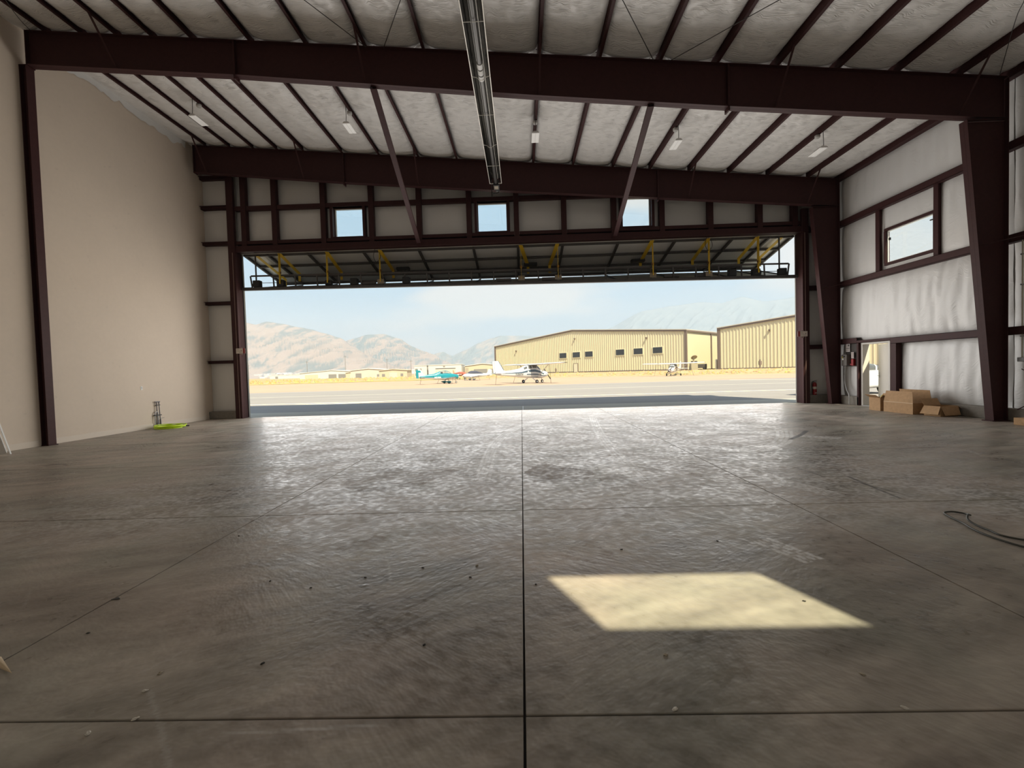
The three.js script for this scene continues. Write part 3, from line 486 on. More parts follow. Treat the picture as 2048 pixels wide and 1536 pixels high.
// ================================================================ BIFOLD DOOR, folded up under the header
{
  const d = struct('door_1', 'big raised bifold hangar door with yellow lift straps');
  const X0 = -10.86, X1 = 10.62, HT = 6.42, ZT = -17.42, tip = [5.80, -20.25];
  const low = (x) => lerp(5.06, 4.84, (x - X0) / (X1 - X0));                     // the bottom rail hangs a little lower on the right
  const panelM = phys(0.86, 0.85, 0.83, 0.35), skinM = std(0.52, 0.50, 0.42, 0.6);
  const top = (x, t) => [x, lerp(HT, tip[0], t), lerp(ZT, tip[1], t)], bot = (x, t) => [x, lerp(low(x), tip[0] - 0.06, t), lerp(-17.32, tip[1], t)];
  const nrm = V(0, tip[0] - HT, tip[1] - ZT).normalize(), off = V(0, nrm.z, -nrm.y);     // off points to the inner (lower) side of the upper leaf
  if (off.y > 0) off.negate();
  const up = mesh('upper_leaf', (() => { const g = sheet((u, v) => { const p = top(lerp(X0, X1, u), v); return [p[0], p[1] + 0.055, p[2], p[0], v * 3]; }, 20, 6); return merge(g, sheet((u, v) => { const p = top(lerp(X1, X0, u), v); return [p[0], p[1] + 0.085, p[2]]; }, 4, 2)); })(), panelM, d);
  const ribs = [-10.82, -9.9, -8.3, -6.1, -3.9, -1.75, 0.0, 1.75, 3.9, 6.1, 8.3, 9.7, 10.58];
  for (const x of ribs) mesh('rib', bar(top(x, 0), top(x, 1), 0.09, 0.10), M.steelDoor, up);
  for (const t of [0.02, 0.36, 0.70, 0.985]) mesh('rail', bar(top(X0, t), top(X1, t), 0.08, 0.09), M.steelDoor, up);
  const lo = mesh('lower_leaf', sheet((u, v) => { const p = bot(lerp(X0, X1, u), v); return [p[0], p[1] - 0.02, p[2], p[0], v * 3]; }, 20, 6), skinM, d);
  for (const x of ribs) mesh('rib', bar(bot(x, 0), bot(x, 0.98), 0.07, 0.05), M.steelDoor, lo);
  // bottom truss: two chords with uprights, seen edge on
  const zb = -17.30;
  mesh('bottom_rail', bar([X0 - 0.02, low(X0), zb], [X1 + 0.04, low(X1), zb], 0.12, 0.12), M.steelDoor, lo);
  mesh('top_chord', bar([X0 + 0.35, low(X0) + 0.50, zb], [X1 - 0.30, low(X1) + 0.50, zb], 0.05, 0.06), M.steelDoor, lo);
  mesh('middle_rod', bar([X0 + 0.4, low(X0) + 0.23, zb - 0.03], [X1 - 0.4, low(X1) + 0.23, zb - 0.03], 0.02, 0.02), M.steelDoor, lo);
  for (let i = 0; i <= 24; i++) { const x = lerp(X0 + 0.38, X1 - 0.34, i / 24), y = low(x); mesh('upright', bar([x, y + 0.05, zb], [x - (x < -10 ? 0.06 : x > 10 ? -0.06 : 0.02), y + 0.50, zb], 0.04, 0.05), M.steelDoor, lo); }
  mesh('counter_rail', bar([X0 + 2.0, low(X0) + 0.66, zb - 1.0], [X1 - 1.6, low(X1) + 0.66, zb - 1.0], 0.07, 0.08), M.steelDoor, lo);
  // hanging posts at both ends
  for (const x of [X0 + 0.52, X1 - 0.62]) mesh('end_post', bar([x, low(x) + 0.2, zb - 0.05], [x, HT - 0.02, zb - 0.05], 0.045, 0.045), M.steelDoor, d);
  for (const x of [-10.3, -9.35, -4.4, -6.45, 8.2, 10.1, 9.1]) mesh('drum_box', box(x - 0.14, x + 0.14, low(x) + 0.07, low(x) + 0.33, zb - 0.16, zb + 0.06, 0.02), M.black, lo);
  for (const x of [-5.9, -0.6, 1.2, 5.9, 7.1]) mesh('latch_block', box(x - 0.3, x + 0.3, low(x) + 0.09, low(x) + 0.20, zb - 0.12, zb - 0.02, 0.01), M.steelDoor, lo);
  // lift straps: up from the rail to the header, over a roller and out to the fold
  const S = [[-9.32, -0.1], [-7.45, -0.15], [-5.38, 0.02], [0.10, 0.30], [1.52, -0.2], [5.15, 0.0], [7.28, 0.05], [9.14, 0.12]];
  S.forEach(([x, dx], i) => {
    const st = mesh('lift_strap', merge(bar([x, low(x) + 0.16, zb + 0.075], [x, HT - 0.03, zb + 0.075], 0.155, 0.008)), M.strap, d);
    const e = top(x + dx, 0.55);
    mesh('outer_run', bar([x, HT - 0.04, zb + 0.06], [e[0], e[1] - 0.10, e[2]], 0.15, 0.008, [0, 1, 0]), M.strap, st);
    mesh('tail', bar([e[0], e[1] - 0.10, e[2]], [e[0], e[1] - 0.42, e[2]], 0.11, 0.008, [0, 0, 1]), M.strap, st);
    mesh('buckle', box(x - 0.05, x + 0.05, low(x) + 0.55, low(x) + 0.63, zb + 0.065, zb + 0.095), std(0.20, 0.09, 0.02, 0.7), st);
    if (i > 1 && i < 7) mesh('caution_plate', box(x - 0.13, x + 0.13, low(x) + 0.08, low(x) + 0.26, zb + 0.062, zb + 0.075), new THREE.MeshStandardMaterial({ roughness: 0.6, map: plateTex }), st);
    else mesh('drum', rod([x - 0.12, low(x) + 0.18, zb - 0.02], [x + 0.12, low(x) + 0.18, zb - 0.02], 0.10, 14), M.black, st);
  });
  for (const [x, t] of [[-10.3, 0.72], [10.12, 0.55]]) { const e = top(x, t); mesh('lift_strap', bar([x, HT - 0.06, zb - 0.1], [x, e[1] - 0.10, e[2]], 0.14, 0.008), M.strap, d); mesh('lift_strap', bar([x, e[1] - 0.10, e[2]], [x, e[1] - 0.45, e[2]], 0.12, 0.008, [0, 0, 1]), M.strap, d); }
  for (const x of [-5.45, 7.3]) mesh('cable_loop', tube([[x - 0.1, HT, zb + 0.08], [x - 0.16, HT - 0.3, zb + 0.1], [x - 0.05, HT - 0.5, zb + 0.1], [x + 0.1, HT - 0.35, zb + 0.1], [x + 0.06, HT - 0.05, zb + 0.08]], 0.010, 6), M.black, d);
  for (const [x, y] of [[-4.9, 0.5], [0.5, 0.5], [5.0, 0.5]]) { const p = top(x, y); mesh('gearbox', box(p[0] - 0.28, p[0] + 0.28, p[1] - 0.17, p[1] - 0.04, p[2] - 0.12, p[2] + 0.12, 0.02), M.black, up); }
}
// ================================================================ OVERHEAD
// ---- tube heater
{
  const h = thing('tube_heater', 'long tube heater under a polished reflector hung from the ceiling', 'heater', [-0.66, 7.60, 0]), z0 = -14.45, z1 = -1.2;
  const hoodM = std(0.19, 0.18, 0.165, 0.22, { metalness: 1 }), rimM = std(0.78, 0.74, 0.66, 0.35, { metalness: 0.3 }), tubeM = std(0.07, 0.065, 0.06, 0.35, { metalness: 0.5 });
  const prof = [[-0.185, 0], [-0.15, 0.10], [-0.07, 0.19], [0.07, 0.19], [0.15, 0.10], [0.185, 0]];
  const secs = [[z0, -12.0], [-12.0, -9.25], [-9.25, -6.4], [-6.4, -3.6], [-3.6, z1]];
  for (const [a, b] of secs) {
    const out = [...prof.map((p) => [p[0] * 1.0, p[1]]), ...prof.slice().reverse().map((p) => [p[0] * 0.985, p[1] - 0.006])];
    mesh('reflector', prism(out, a + 0.004, b - 0.004), hoodM, h);
    for (const s of [-1, 1]) mesh('rim', box(s * 0.188 - 0.008, s * 0.188 + 0.008, -0.012, 0.012, a + 0.004, b - 0.004, 0.003), rimM, h);
    mesh('wire_guard', tube([[-0.185, 0.0, b], [-0.08, -0.02, b - 0.02], [-0.05, -0.055, b - 0.02], [0, -0.07, b - 0.02], [0.05, -0.055, b - 0.02], [0.08, -0.02, b - 0.02], [0.185, 0.0, b]], 0.006, 6, 30), rimM, h);
    const zm = (a + b) / 2; mesh('wire_guard', rod([-0.185, -0.004, zm], [0.185, -0.004, zm], 0.005, 6), rimM, h);
  }
  mesh('tube', rod([0, 0.07, z0 - 0.1], [0, 0.07, z1], 0.052, 20), tubeM, h);
  mesh('gas_line', rod([0.07, 0.15, z0], [0.07, 0.15, z1], 0.009, 6), rimM, h);
  for (const z of [-9.02, -9.2, -9.38]) mesh('coupling', rod([0, 0.07, z - 0.07], [0, 0.07, z + 0.07], 0.062, 20), M.white, h);
  for (const s of [-1, 1]) mesh('end_plate', box(s * 0.135 - 0.055, s * 0.135 + 0.055, -0.014, 0.012, z0 - 0.012, z0, 0.002), rimM, h);
  const b = mesh('burner_box', box(-0.085, 0.105, -0.02, 0.16, z0 - 0.50, z0 - 0.10, 0.01), M.black, h);
  mesh('rating_label', box(-0.06, 0.07, -0.025, -0.0205, z0 - 0.40, z0 - 0.16, 0.001), new THREE.MeshStandardMaterial({ roughness: 0.6, map: plateTex, color: 0xffffff }), b);
  mesh('blower', rod([-0.02, 0.06, z0 - 0.60], [0.10, 0.06, z0 - 0.60], 0.09, 16), M.black, b);
  mesh('flex_hose', tube([[0.1, 0.0, z0 - 0.6], [0.02, -0.10, z0 - 0.55], [-0.13, -0.11, z0 - 0.55]], 0.012, 6), M.black, b);
  mesh('gas_pipe', rod([-0.16, -0.2, z0 - 0.55], [-0.16, 1.4, z0 - 0.55], 0.016, 8), M.black, b);
  for (const z of [-13.6, -11.6, -8.2, -5.6, -2.8]) for (const s of [-1, 1]) mesh('hanger_chain', rod([s * 0.07, 0.19, z], [s * 0.03, roofY(-0.66) - 7.60 + 0.09, z], 0.006, 5), M.zinc, h);
}
// ---- linear high-bay lamps, unlit fittings; lens glow and spots are added fill
const lampM = std(0.74, 0.72, 0.69, 0.45), lensM = phys(0.80, 0.79, 0.76, 0.3, { emissive: new THREE.Color().setRGB(0.14, 0.13, 0.12) }), lampSide = std(0.55, 0.53, 0.50, 0.5);  // lens emission is an added faint glow
function highBay(x, z, label) {
  const y = roofY(x) - 0.52, g = thing('high_bay_lamp', label, 'lamp', [x, y, z], 0, 'hanging lamps under the purlins');
  mesh('housing', prism([[-0.115, 0], [0.115, 0], [0.06, 0.055], [-0.06, 0.055]], -0.29, 0.29, 0.004), lampM, g);
  for (const s of [-1, 1]) mesh('lens', box(s * 0.057 - 0.05, s * 0.057 + 0.05, -0.010, 0.003, -0.28, 0.28, 0.004), lensM, g);
  mesh('driver', box(-0.035, 0.035, 0.055, 0.09, -0.14, 0.14), lampSide, g);
  mesh('cable', tube([[0, 0.06, 0.26], [0.005, 0.25, 0.25], [0, 0.515, 0.24]], 0.009, 6), M.dark, g);
  mesh('junction_box', lathe([[0, 0.42], [0.06, 0.42], [0.075, 0.45], [0.075, 0.50], [0, 0.515]], 16).translate(0.01, 0, -0.02), lampSide, g);
  const l = new THREE.SpotLight(new THREE.Color(1.0, 0.88, 0.76), 2.0, 0, 1.0, 0.85, 2); l.position.set(x, y - 0.03, z); l.target.position.set(x, 0, z); l.castShadow = true; l.shadow.radius = 8; l.name = 'added_bay_fill'; scene.add(l, l.target);  // added fill spot under the fitting, brightens the floor
}
[[-9.72, 'leftmost hanging lamp in view, nearest the beige wall'], [-5.05, 'hanging lamp second from the beige wall'], [0.62, 'hanging lamp just right of the tube heater'], [4.84, 'hanging lamp beside the right diagonal strut'], [9.06, 'rightmost hanging lamp in view, nearest the white side wall']].forEach(([x, label]) => highBay(x, -13.68, `slim white ${label}`));
['beige wall', 'left of the heater', 'right of the heater', 'near column', 'white side wall'].forEach((w, i) => highBay([-9.72, -5.05, 0.62, 4.84, 9.06][i], -5.0, `slim white unseen hanging lamp overhead nearer the viewer, by the ${w}`));  // this row is out of view, placed to light the near floor
// ---- bracing rods and slack cables under the roof
function cable(label, pts, r = 0.009) { tag(mesh('bracing_cable', tube(pts, r, 6, 24), M.dark), label, 'cable'); }
cable('thin bracing cable running left of the heater to the near rafter', [[-8.0, roofY(-8) - 0.05, -4.6], [-5.4, roofY(-5.4) - 0.05, -8.0], [-3.52, roofY(-3.52) - 0.04, -10.84]]);
cable('thin bracing cable just left of the heater rising from the near rafter', [[0.3, roofY(0.3) - 0.05, -5.2], [-1.6, roofY(-1.6) - 0.05, -8.2], [-3.1, roofY(-3.1) - 0.04, -10.84]]);
cable('thin bracing cable right of the heater meeting the near rafter', [[-0.6, roofY(-0.6) - 0.05, -4.8], [1.6, roofY(1.6) - 0.05, -8.2], [3.35, roofY(3.35) - 0.04, -10.84]]);
cable('thin bracing cable sloping up right from the near rafter', [[3.7, roofY(3.7) - 0.05, -10.84], [5.6, roofY(5.6) - 0.05, -8.6], [8.6, roofY(8.6) - 0.05, -5.4]]);
cable('kinked thin cable hanging near the top of the near column', [[8.6, roofY(8.6) - 0.02, -8.0], [9.5, roofY(9.5) - 0.1, -8.6], [9.9, roofY(9.9) - 0.05, -9.1], [11.4, roofY(11.4) + 0.02, -10.84]], 0.007);
cable('slack grey wire hanging above the slender left column', [[-11.1, roofY(-11.1) - 0.03, -9.6], [-11.45, roofY(-11.4) - 0.12, -10.3], [-11.75, roofY(-11.75) - 0.04, -10.84]], 0.007);

// ================================================================ RIGHT SIDE
// ---- fire extinguisher on the kerb
{
  const e = thing('fire_extinguisher', 'red fire extinguisher with white band standing on the concrete kerb', 'extinguisher', [11.14, 0.302, -17.11]);
  mesh('cylinder', lathe([[0, 0], [0.066, 0.0], [0.072, 0.012], [0.072, 0.40], [0.062, 0.445], [0.03, 0.47], [0.022, 0.48], [0, 0.48]], 24), M.red, e);
  mesh('label_band', lathe([[0.0728, 0.22], [0.0728, 0.31]], 24), std(0.72, 0.66, 0.58, 0.5), e);
  mesh('label_patch', box(-0.03, 0.05, 0.06, 0.09, 0.066, 0.0735, 0.001), std(0.72, 0.66, 0.6, 0.5), e);
  mesh('valve', merge(rod([0, 0.47, 0], [0, 0.52, 0], 0.02, 10), box(-0.012, 0.03, 0.51, 0.53, -0.012, 0.012)), M.zinc, e);
  mesh('lever', merge(bar([-0.01, 0.53, 0], [0.09, 0.56, 0], 0.022, 0.008), bar([0.0, 0.515, 0], [0.085, 0.50, 0], 0.02, 0.008)), M.black, e);
  mesh('hose', tube([[-0.02, 0.505, 0], [-0.09, 0.49, 0.01], [-0.112, 0.40, 0.01], [-0.098, 0.22, 0.01], [-0.092, 0.08, 0.01]], 0.013, 8), M.black, e);
}
// ---- door control station
{
  tag(mesh('backing_board', box(11.73, 11.75, 1.36, 2.16, -16.30, -15.76), std(0.055, 0.045, 0.04, 0.7)), 'dark board behind the grey door control box', 'board');
  const c = thing('control_box', 'grey door control box with dial beside the far column', 'control box', [11.66, 1.38, -16.18]);
  mesh('case', box(-0.08, 0.07, 0, 0.40, -0.13, 0.13, 0.012), std(0.16, 0.145, 0.13, 0.5), c);
  mesh('dial', rod([-0.08, 0.24, -0.02], [-0.105, 0.24, -0.02], 0.035, 16), M.white, c);
  mesh('selector', merge(rod([-0.08, 0.33, 0.03], [-0.10, 0.33, 0.03], 0.02, 12), box(-0.12, -0.10, 0.318, 0.342, 0.0, 0.06)), M.black, c);
  mesh('warning_sticker', box(-0.0825, -0.0801, 0.25, 0.34, -0.10, -0.05, 0.0005), std(0.42, 0.34, 0.03, 0.5), c);
  mesh('conduit', tube([[-0.02, 0.0, -0.02], [-0.02, -0.30, -0.03], [-0.02, -0.62, -0.03], [-0.06, -0.85, 0.10], [-0.12, -1.06, 0.30], [-0.13, -1.36, 0.32]], 0.014, 8), M.zinc, c);
  const n = thing('warning_notice', 'white printed warning notice above the grey control box', 'sign', [11.70, 1.88, -16.14]);
  mesh('sheet', box(-0.005, 0, 0, 0.36, -0.10, 0.10, 0.001), M.white, n); { const p = new THREE.PlaneGeometry(0.19, 0.345); p.rotateY(-Math.PI / 2); p.translate(-0.0062, 0.18, 0); mesh('print', p, new THREE.MeshStandardMaterial({ map: noticeTex, roughness: 0.6 }), n); }
  const t = thing('red_pull_station', 'small red pull station with white tag beside the control box', 'alarm', [11.70, 1.38, -15.88]);
  mesh('body', box(-0.05, 0.03, 0, 0.24, -0.06, 0.06, 0.008), M.red, t); mesh('handle', box(-0.07, -0.05, 0.03, 0.07, -0.08, 0.08, 0.006), M.red, t);
  { const p = new THREE.PlaneGeometry(0.12, 0.22); p.rotateY(-Math.PI / 2); p.translate(-0.035, 0.37, 0); mesh('tag', merge(p), new THREE.MeshStandardMaterial({ map: tagTex, roughness: 0.7, side: THREE.DoubleSide }), t); mesh('tag_backing', box(-0.034, -0.031, 0.26, 0.48, -0.06, 0.06, 0.0005), M.white, t); }
}
// ---- safety plates on both jambs
for (const [x, s, where] of [[-10.83, 1, 'left'], [10.60, -1, 'right']]) {
  const g = thing('warning_plate', `white and red warning plate sticking out from the ${where} door jamb`, 'sign', [x, 2.62, -16.93]);
  mesh('plate', box(-0.18, 0.18, -0.10, 0.10, -0.006, 0, 0.002), std(0.60, 0.55, 0.5, 0.5), g);
  { const p = new THREE.PlaneGeometry(0.27, 0.17); p.translate(-s * 0.045, 0, 0.0012); mesh('print', p, new THREE.MeshStandardMaterial({ map: jambTex, roughness: 0.6 }), g); }
  mesh('red_edge', box(s * 0.135 - 0.045, s * 0.135 + 0.045, -0.10, 0.10, 0.0, 0.004, 0.001), std(0.30, 0.045, 0.045, 0.6), g);
  mesh('bracket', box(-0.05, 0.05, -0.15, 0.13, -0.016, -0.006), std(0.35, 0.25, 0.22, 0.6), g);
}
// ---- cardboard boxes by the side door
{
  const wall = (g, m, pts) => { // a cardboard panel: four corners, 5 mm thick
    const A = V(...pts[0]), B = V(...pts[1]), C = V(...pts[2]), D = V(...pts[3]), n = B.clone().sub(A).cross(D.clone().sub(A)).normalize().multiplyScalar(0.0025), P = [];
    const q = [A, B, C, D].map((p) => p.clone().add(n)), r = [A, B, C, D].map((p) => p.clone().sub(n));
    const f = (a, b, c, d) => P.push(...[a, b, c, a, c, d].flatMap((v) => v.toArray()));
    f(...q); f(r[3], r[2], r[1], r[0]); for (let i = 0; i < 4; i++) f(q[i], r[i], r[(i + 1) % 4], q[(i + 1) % 4]);
    const geo = new THREE.BufferGeometry().setAttribute('position', new THREE.Float32BufferAttribute(P, 3)); geo.computeVertexNormals(); return mesh(m, metreUV(geo), M.card, g);
  };
  const carton = (label, x, z, turn, w, d, h, flaps) => {
    const g = thing('cardboard_box', label, 'box', [x, 0.003, z], turn);
    wall(g, 'bottom', [[-w / 2, 0, -d / 2], [w / 2, 0, -d / 2], [w / 2, 0, d / 2], [-w / 2, 0, d / 2]]);
    const S = [['front', [-w / 2, d / 2], [w / 2, d / 2]], ['right', [w / 2, d / 2], [w / 2, -d / 2]], ['back', [w / 2, -d / 2], [-w / 2, -d / 2]], ['left', [-w / 2, -d / 2], [-w / 2, d / 2]]];
    S.forEach(([n, a, b], i) => {
      wall(g, 'side', [[a[0], 0, a[1]], [b[0], 0, b[1]], [b[0], h, b[1]], [a[0], h, a[1]]]);
      const f = flaps[i]; if (!f) return;
      const L = f[1], ang = f[0], ox = (b[1] - a[1]), oz = -(b[0] - a[0]), l = Math.hypot(ox, oz), nx = -ox / l, nz = -oz / l, s = Math.sin(ang) * L, c = Math.cos(ang) * L, k = f[2] ?? 0;
      const dx = (b[0] - a[0]) * k, dz = (b[1] - a[1]) * k;
      wall(g, 'flap', [[a[0], h, a[1]], [b[0], h, b[1]], [b[0] - nx * -s - dx, h + c, b[1] - nz * -s - dz], [a[0] - nx * -s + dx, h + c, a[1] - nz * -s + dz]]);
    });
    return g;
  };
  // angles: 0 stands straight up, positive leans outward
  carton('large open cardboard box with its front and back flaps standing up', 11.17, -13.10, -Math.PI / 2, 1.0, 0.52, 0.31, [[-0.10, 0.32, 0.05], null, [-0.16, 0.36], null]).add((() => { const m = new THREE.Mesh(box(-0.5, 0.5, 0.295, 0.315, 0.2635, 0.2665, 0.001), std(0.60, 0.42, 0.25, 0.6)); m.name = 'tape_strip'; return m; })());
  carton('low open cardboard box with flaps hanging down, nearest the side column', 11.30, -12.20, 0.1, 0.50, 0.44, 0.27, [[2.75, 0.25, 0.05], [2.2, 0.22], [0.5, 0.2], [2.7, 0.24, -0.05]]);
  carton('small cardboard box half hidden behind the large open box', 11.08, -13.92, -0.05, 0.36, 0.46, 0.40, [[0.9, 0.12], [0.5, 0.12], null, [1.0, 0.16]]);
  const y = thing('yellow_bottle', 'round yellow bottle top showing above the small box', 'bottle', [11.12, 0.008, -13.90]);
  mesh('body', lathe([[0, 0], [0.06, 0], [0.07, 0.02], [0.07, 0.36], [0.06, 0.41], [0.03, 0.44], [0, 0.445]], 18), std(0.62, 0.44, 0.06, 0.5), y); mesh('cap', lathe([[0.032, 0.43], [0.032, 0.465], [0, 0.47]], 14), std(0.66, 0.52, 0.12, 0.5), y);
  const b2 = thing('cardboard_box', 'closed brown cardboard box with white label behind the near column', 'box', [11.36, 0, -9.92], 0.02);
  mesh('carton', box(-0.24, 0.24, 0, 0.16, -0.34, 0.34, 0.006), M.card, b2); mesh('label', box(-0.246, -0.2405, 0.03, 0.12, -0.05, 0.12, 0.001), M.white, b2);
  // door stop and a red rag on the floor by the leaf
  const s = thing('door_stop', 'upright metal door stop with black foot beside the open side door', 'door stop', [11.25, 0, -14.35]);
  mesh('foot', box(-0.14, 0.05, 0, 0.03, -0.05, 0.05, 0.01), M.black, s); mesh('post', merge(rod([0, 0.03, 0], [0, 0.17, 0], 0.012, 10), rod([0.06, 0.0, 0.01], [0.06, 0.15, 0.01], 0.012, 10), rod([0, 0.13, 0], [0.06, 0.13, 0.01], 0.008, 8)), M.zinc, s);
  tag(mesh('red_rag', sheet((u, v) => { const x = 11.40 + 0.5 * u, z = -14.30 + 0.16 * v; return [x, 0.006 + 0.028 * Math.max(0, 0.5 + fbm(x * 9, z * 9, 2)) * Math.sin(Math.PI * u) * Math.sin(Math.PI * v), z + 0.05 * u, u, v]; }, 18, 8), std(0.30, 0.06, 0.05, 0.9, { side: THREE.DoubleSide })), 'crumpled dull red rag on the floor under the side door', 'rag');
}
// ---- near column: conduit with an outlet box, bracing rods
{
  const o = thing('outlet_conduit', 'pale conduit dropping to a grey outlet box behind the near column', 'outlet', [11.70, 0, -10.62]);
  mesh('conduit', rod([0, 1.52, 0], [0, 4.25, 0], 0.013, 8), std(0.5, 0.47, 0.36, 0.5), o); mesh('outlet_box', box(-0.05, 0.05, 1.42, 1.52, -0.07, 0.09, 0.012), M.zinc, o); for (const y of [2.0, 3.2, 3.9]) mesh('clamp', box(-0.025, 0.03, y, y + 0.03, -0.03, 0.03), M.zinc, o);
  const r = thing('bracing_rods', 'crossed thin bracing rods on the white wall behind the near column', 'brace', [11.56, 0, -10.5]);
  mesh('rod', rod([0, 1.25, 0], [0, 0.02, 2.2], 0.011, 6), M.steel, r); mesh('rod', rod([0.02, 0.30, -0.1], [0.02, 2.4, 3.3], 0.011, 6), M.steel, r);
}
// ---- extension cord on the floor
tag(mesh('extension_cord', tube([[4.55, 0.012, -3.55], [4.30, 0.012, -3.70], [4.16, 0.012, -3.76], [4.09, 0.012, -3.86], [4.11, 0.013, -3.98], [4.13, 0.014, -4.12], [4.15, 0.03, -4.21], [4.22, 0.05, -4.28], [4.29, 0.03, -4.33], [4.33, 0.014, -4.42], [4.28, 0.012, -4.49], [4.17, 0.012, -4.465], [4.11, 0.012, -4.34], [4.07, 0.012, -4.18], [4.01, 0.012, -4.03], [3.98, 0.012, -3.90], [3.98, 0.012, -3.75], [4.01, 0.012, -3.61], [4.2, 0.012, -3.3]], 0.0085, 8, 220), std(0.05, 0.05, 0.038, 0.55)), 'dark looped extension cord lying on the concrete floor', 'cord');

// ================================================================ LEFT SIDE
{
  const o = thing('wall_outlet', 'small white wall outlet on the beige wall', 'outlet', [wallX(-13.93) + 0.002, 1.28, -13.93]);
  mesh('plate', box(0, 0.008, 0, 0.115, -0.036, 0.036, 0.003), M.white, o); for (const y of [0.03, 0.07]) mesh('socket', box(0.008, 0.010, y, y + 0.022, -0.012, 0.012, 0.001), M.dark, o);
  const p = thing('pipe_stubs', 'metal pipe stubs with valve standing against the beige wall', 'pipes', [wallX(-14.47), 0, -14.47]);
  const R = 0.014, mt = std(0.20, 0.19, 0.20, 0.45, { metalness: 0.5 });
  mesh('pipe', tube([[0.05, 0.01, 0.12], [0.05, 0.45, 0.12], [0.05, 0.515, 0.10], [0.05, 0.53, 0.03], [0.05, 0.50, 0.0], [0.05, 0.01, 0.0]], R, 8, 60), M.zinc, p);
  mesh('pipe', merge(rod([0.05, 0.01, 0.03], [0.05, 0.86, 0.03], R, 10), rod([0.05, 0.86, 0.10], [0.05, 0.86, -0.10], R * 1.2, 10)), mt, p);
  mesh('pipe', merge(rod([0.05, 0.01, -0.10], [0.05, 0.80, -0.06], R, 10), rod([0.05, 0.80, -0.06], [0.05, 0.87, -0.06], R * 1.4, 10)), mt, p);
  mesh('clamp_bar', box(0.018, 0.07, 0.40, 0.43, -0.14, 0.15), M.black, p); mesh('clamp_bar', box(0.018, 0.07, 0.74, 0.76, -0.10, 0.07), M.black, p);
  mesh('valve_handle', merge(rod([0.05, 0.30, -0.09], [0.10, 0.31, -0.19], 0.007, 6), rod([0.05, 0.29, -0.09], [0.05, 0.32, -0.09], 0.02, 10)), M.zinc, p);
  mesh('valve', rod([0.05, 0.12, 0.0], [0.05, 0.26, 0.0], 0.024, 12), mt, p); mesh('valve', rod([0.05, 0.10, -0.095], [0.05, 0.27, -0.09], 0.024, 12), mt, p);
  const h = thing('coiled_hose', 'coiled bright yellow-green hose on the floor by the beige wall', 'hose', [-11.63, 0, -14.32]);
  const pts = []; const rr = rngOf(3); for (let i = 0; i < 150; i++) { const a = i / 150 * 2 * Math.PI * 6.3, k = i / 150, r = 0.385 + 0.045 * Math.sin(a * 0.43 + 1) + 0.02 * Math.sin(a * 1.7); pts.push([Math.cos(a) * r + 0.02 * Math.sin(a * 0.3), 0.014 + 0.10 * k * (0.75 + 0.25 * Math.sin(a * 1.31)) , Math.sin(a) * r * 0.98 + 0.03 * Math.cos(a * 0.23)]); }
  mesh('hose', tube(pts, 0.013, 8, 700), M.hi, h);
  mesh('fitting', rod([0.30, 0.03, -0.28], [0.38, 0.02, -0.34], 0.018, 10), M.black, h);
  const f = thing('white_board', 'white board leaning against the beige wall near the slender column', 'board', [-11.72, 0, -9.42]);
  mesh('board', bar([0.16, 0, 0], [-0.16, 1.0, 0.0], 0.5, 0.02, [0, 0, 1]), M.white, f); mesh('edge_trim', bar([0.17, 0, -0.26], [-0.15, 1.0, -0.26], 0.02, 0.03, [0, 0, 1]), M.white, f);
}
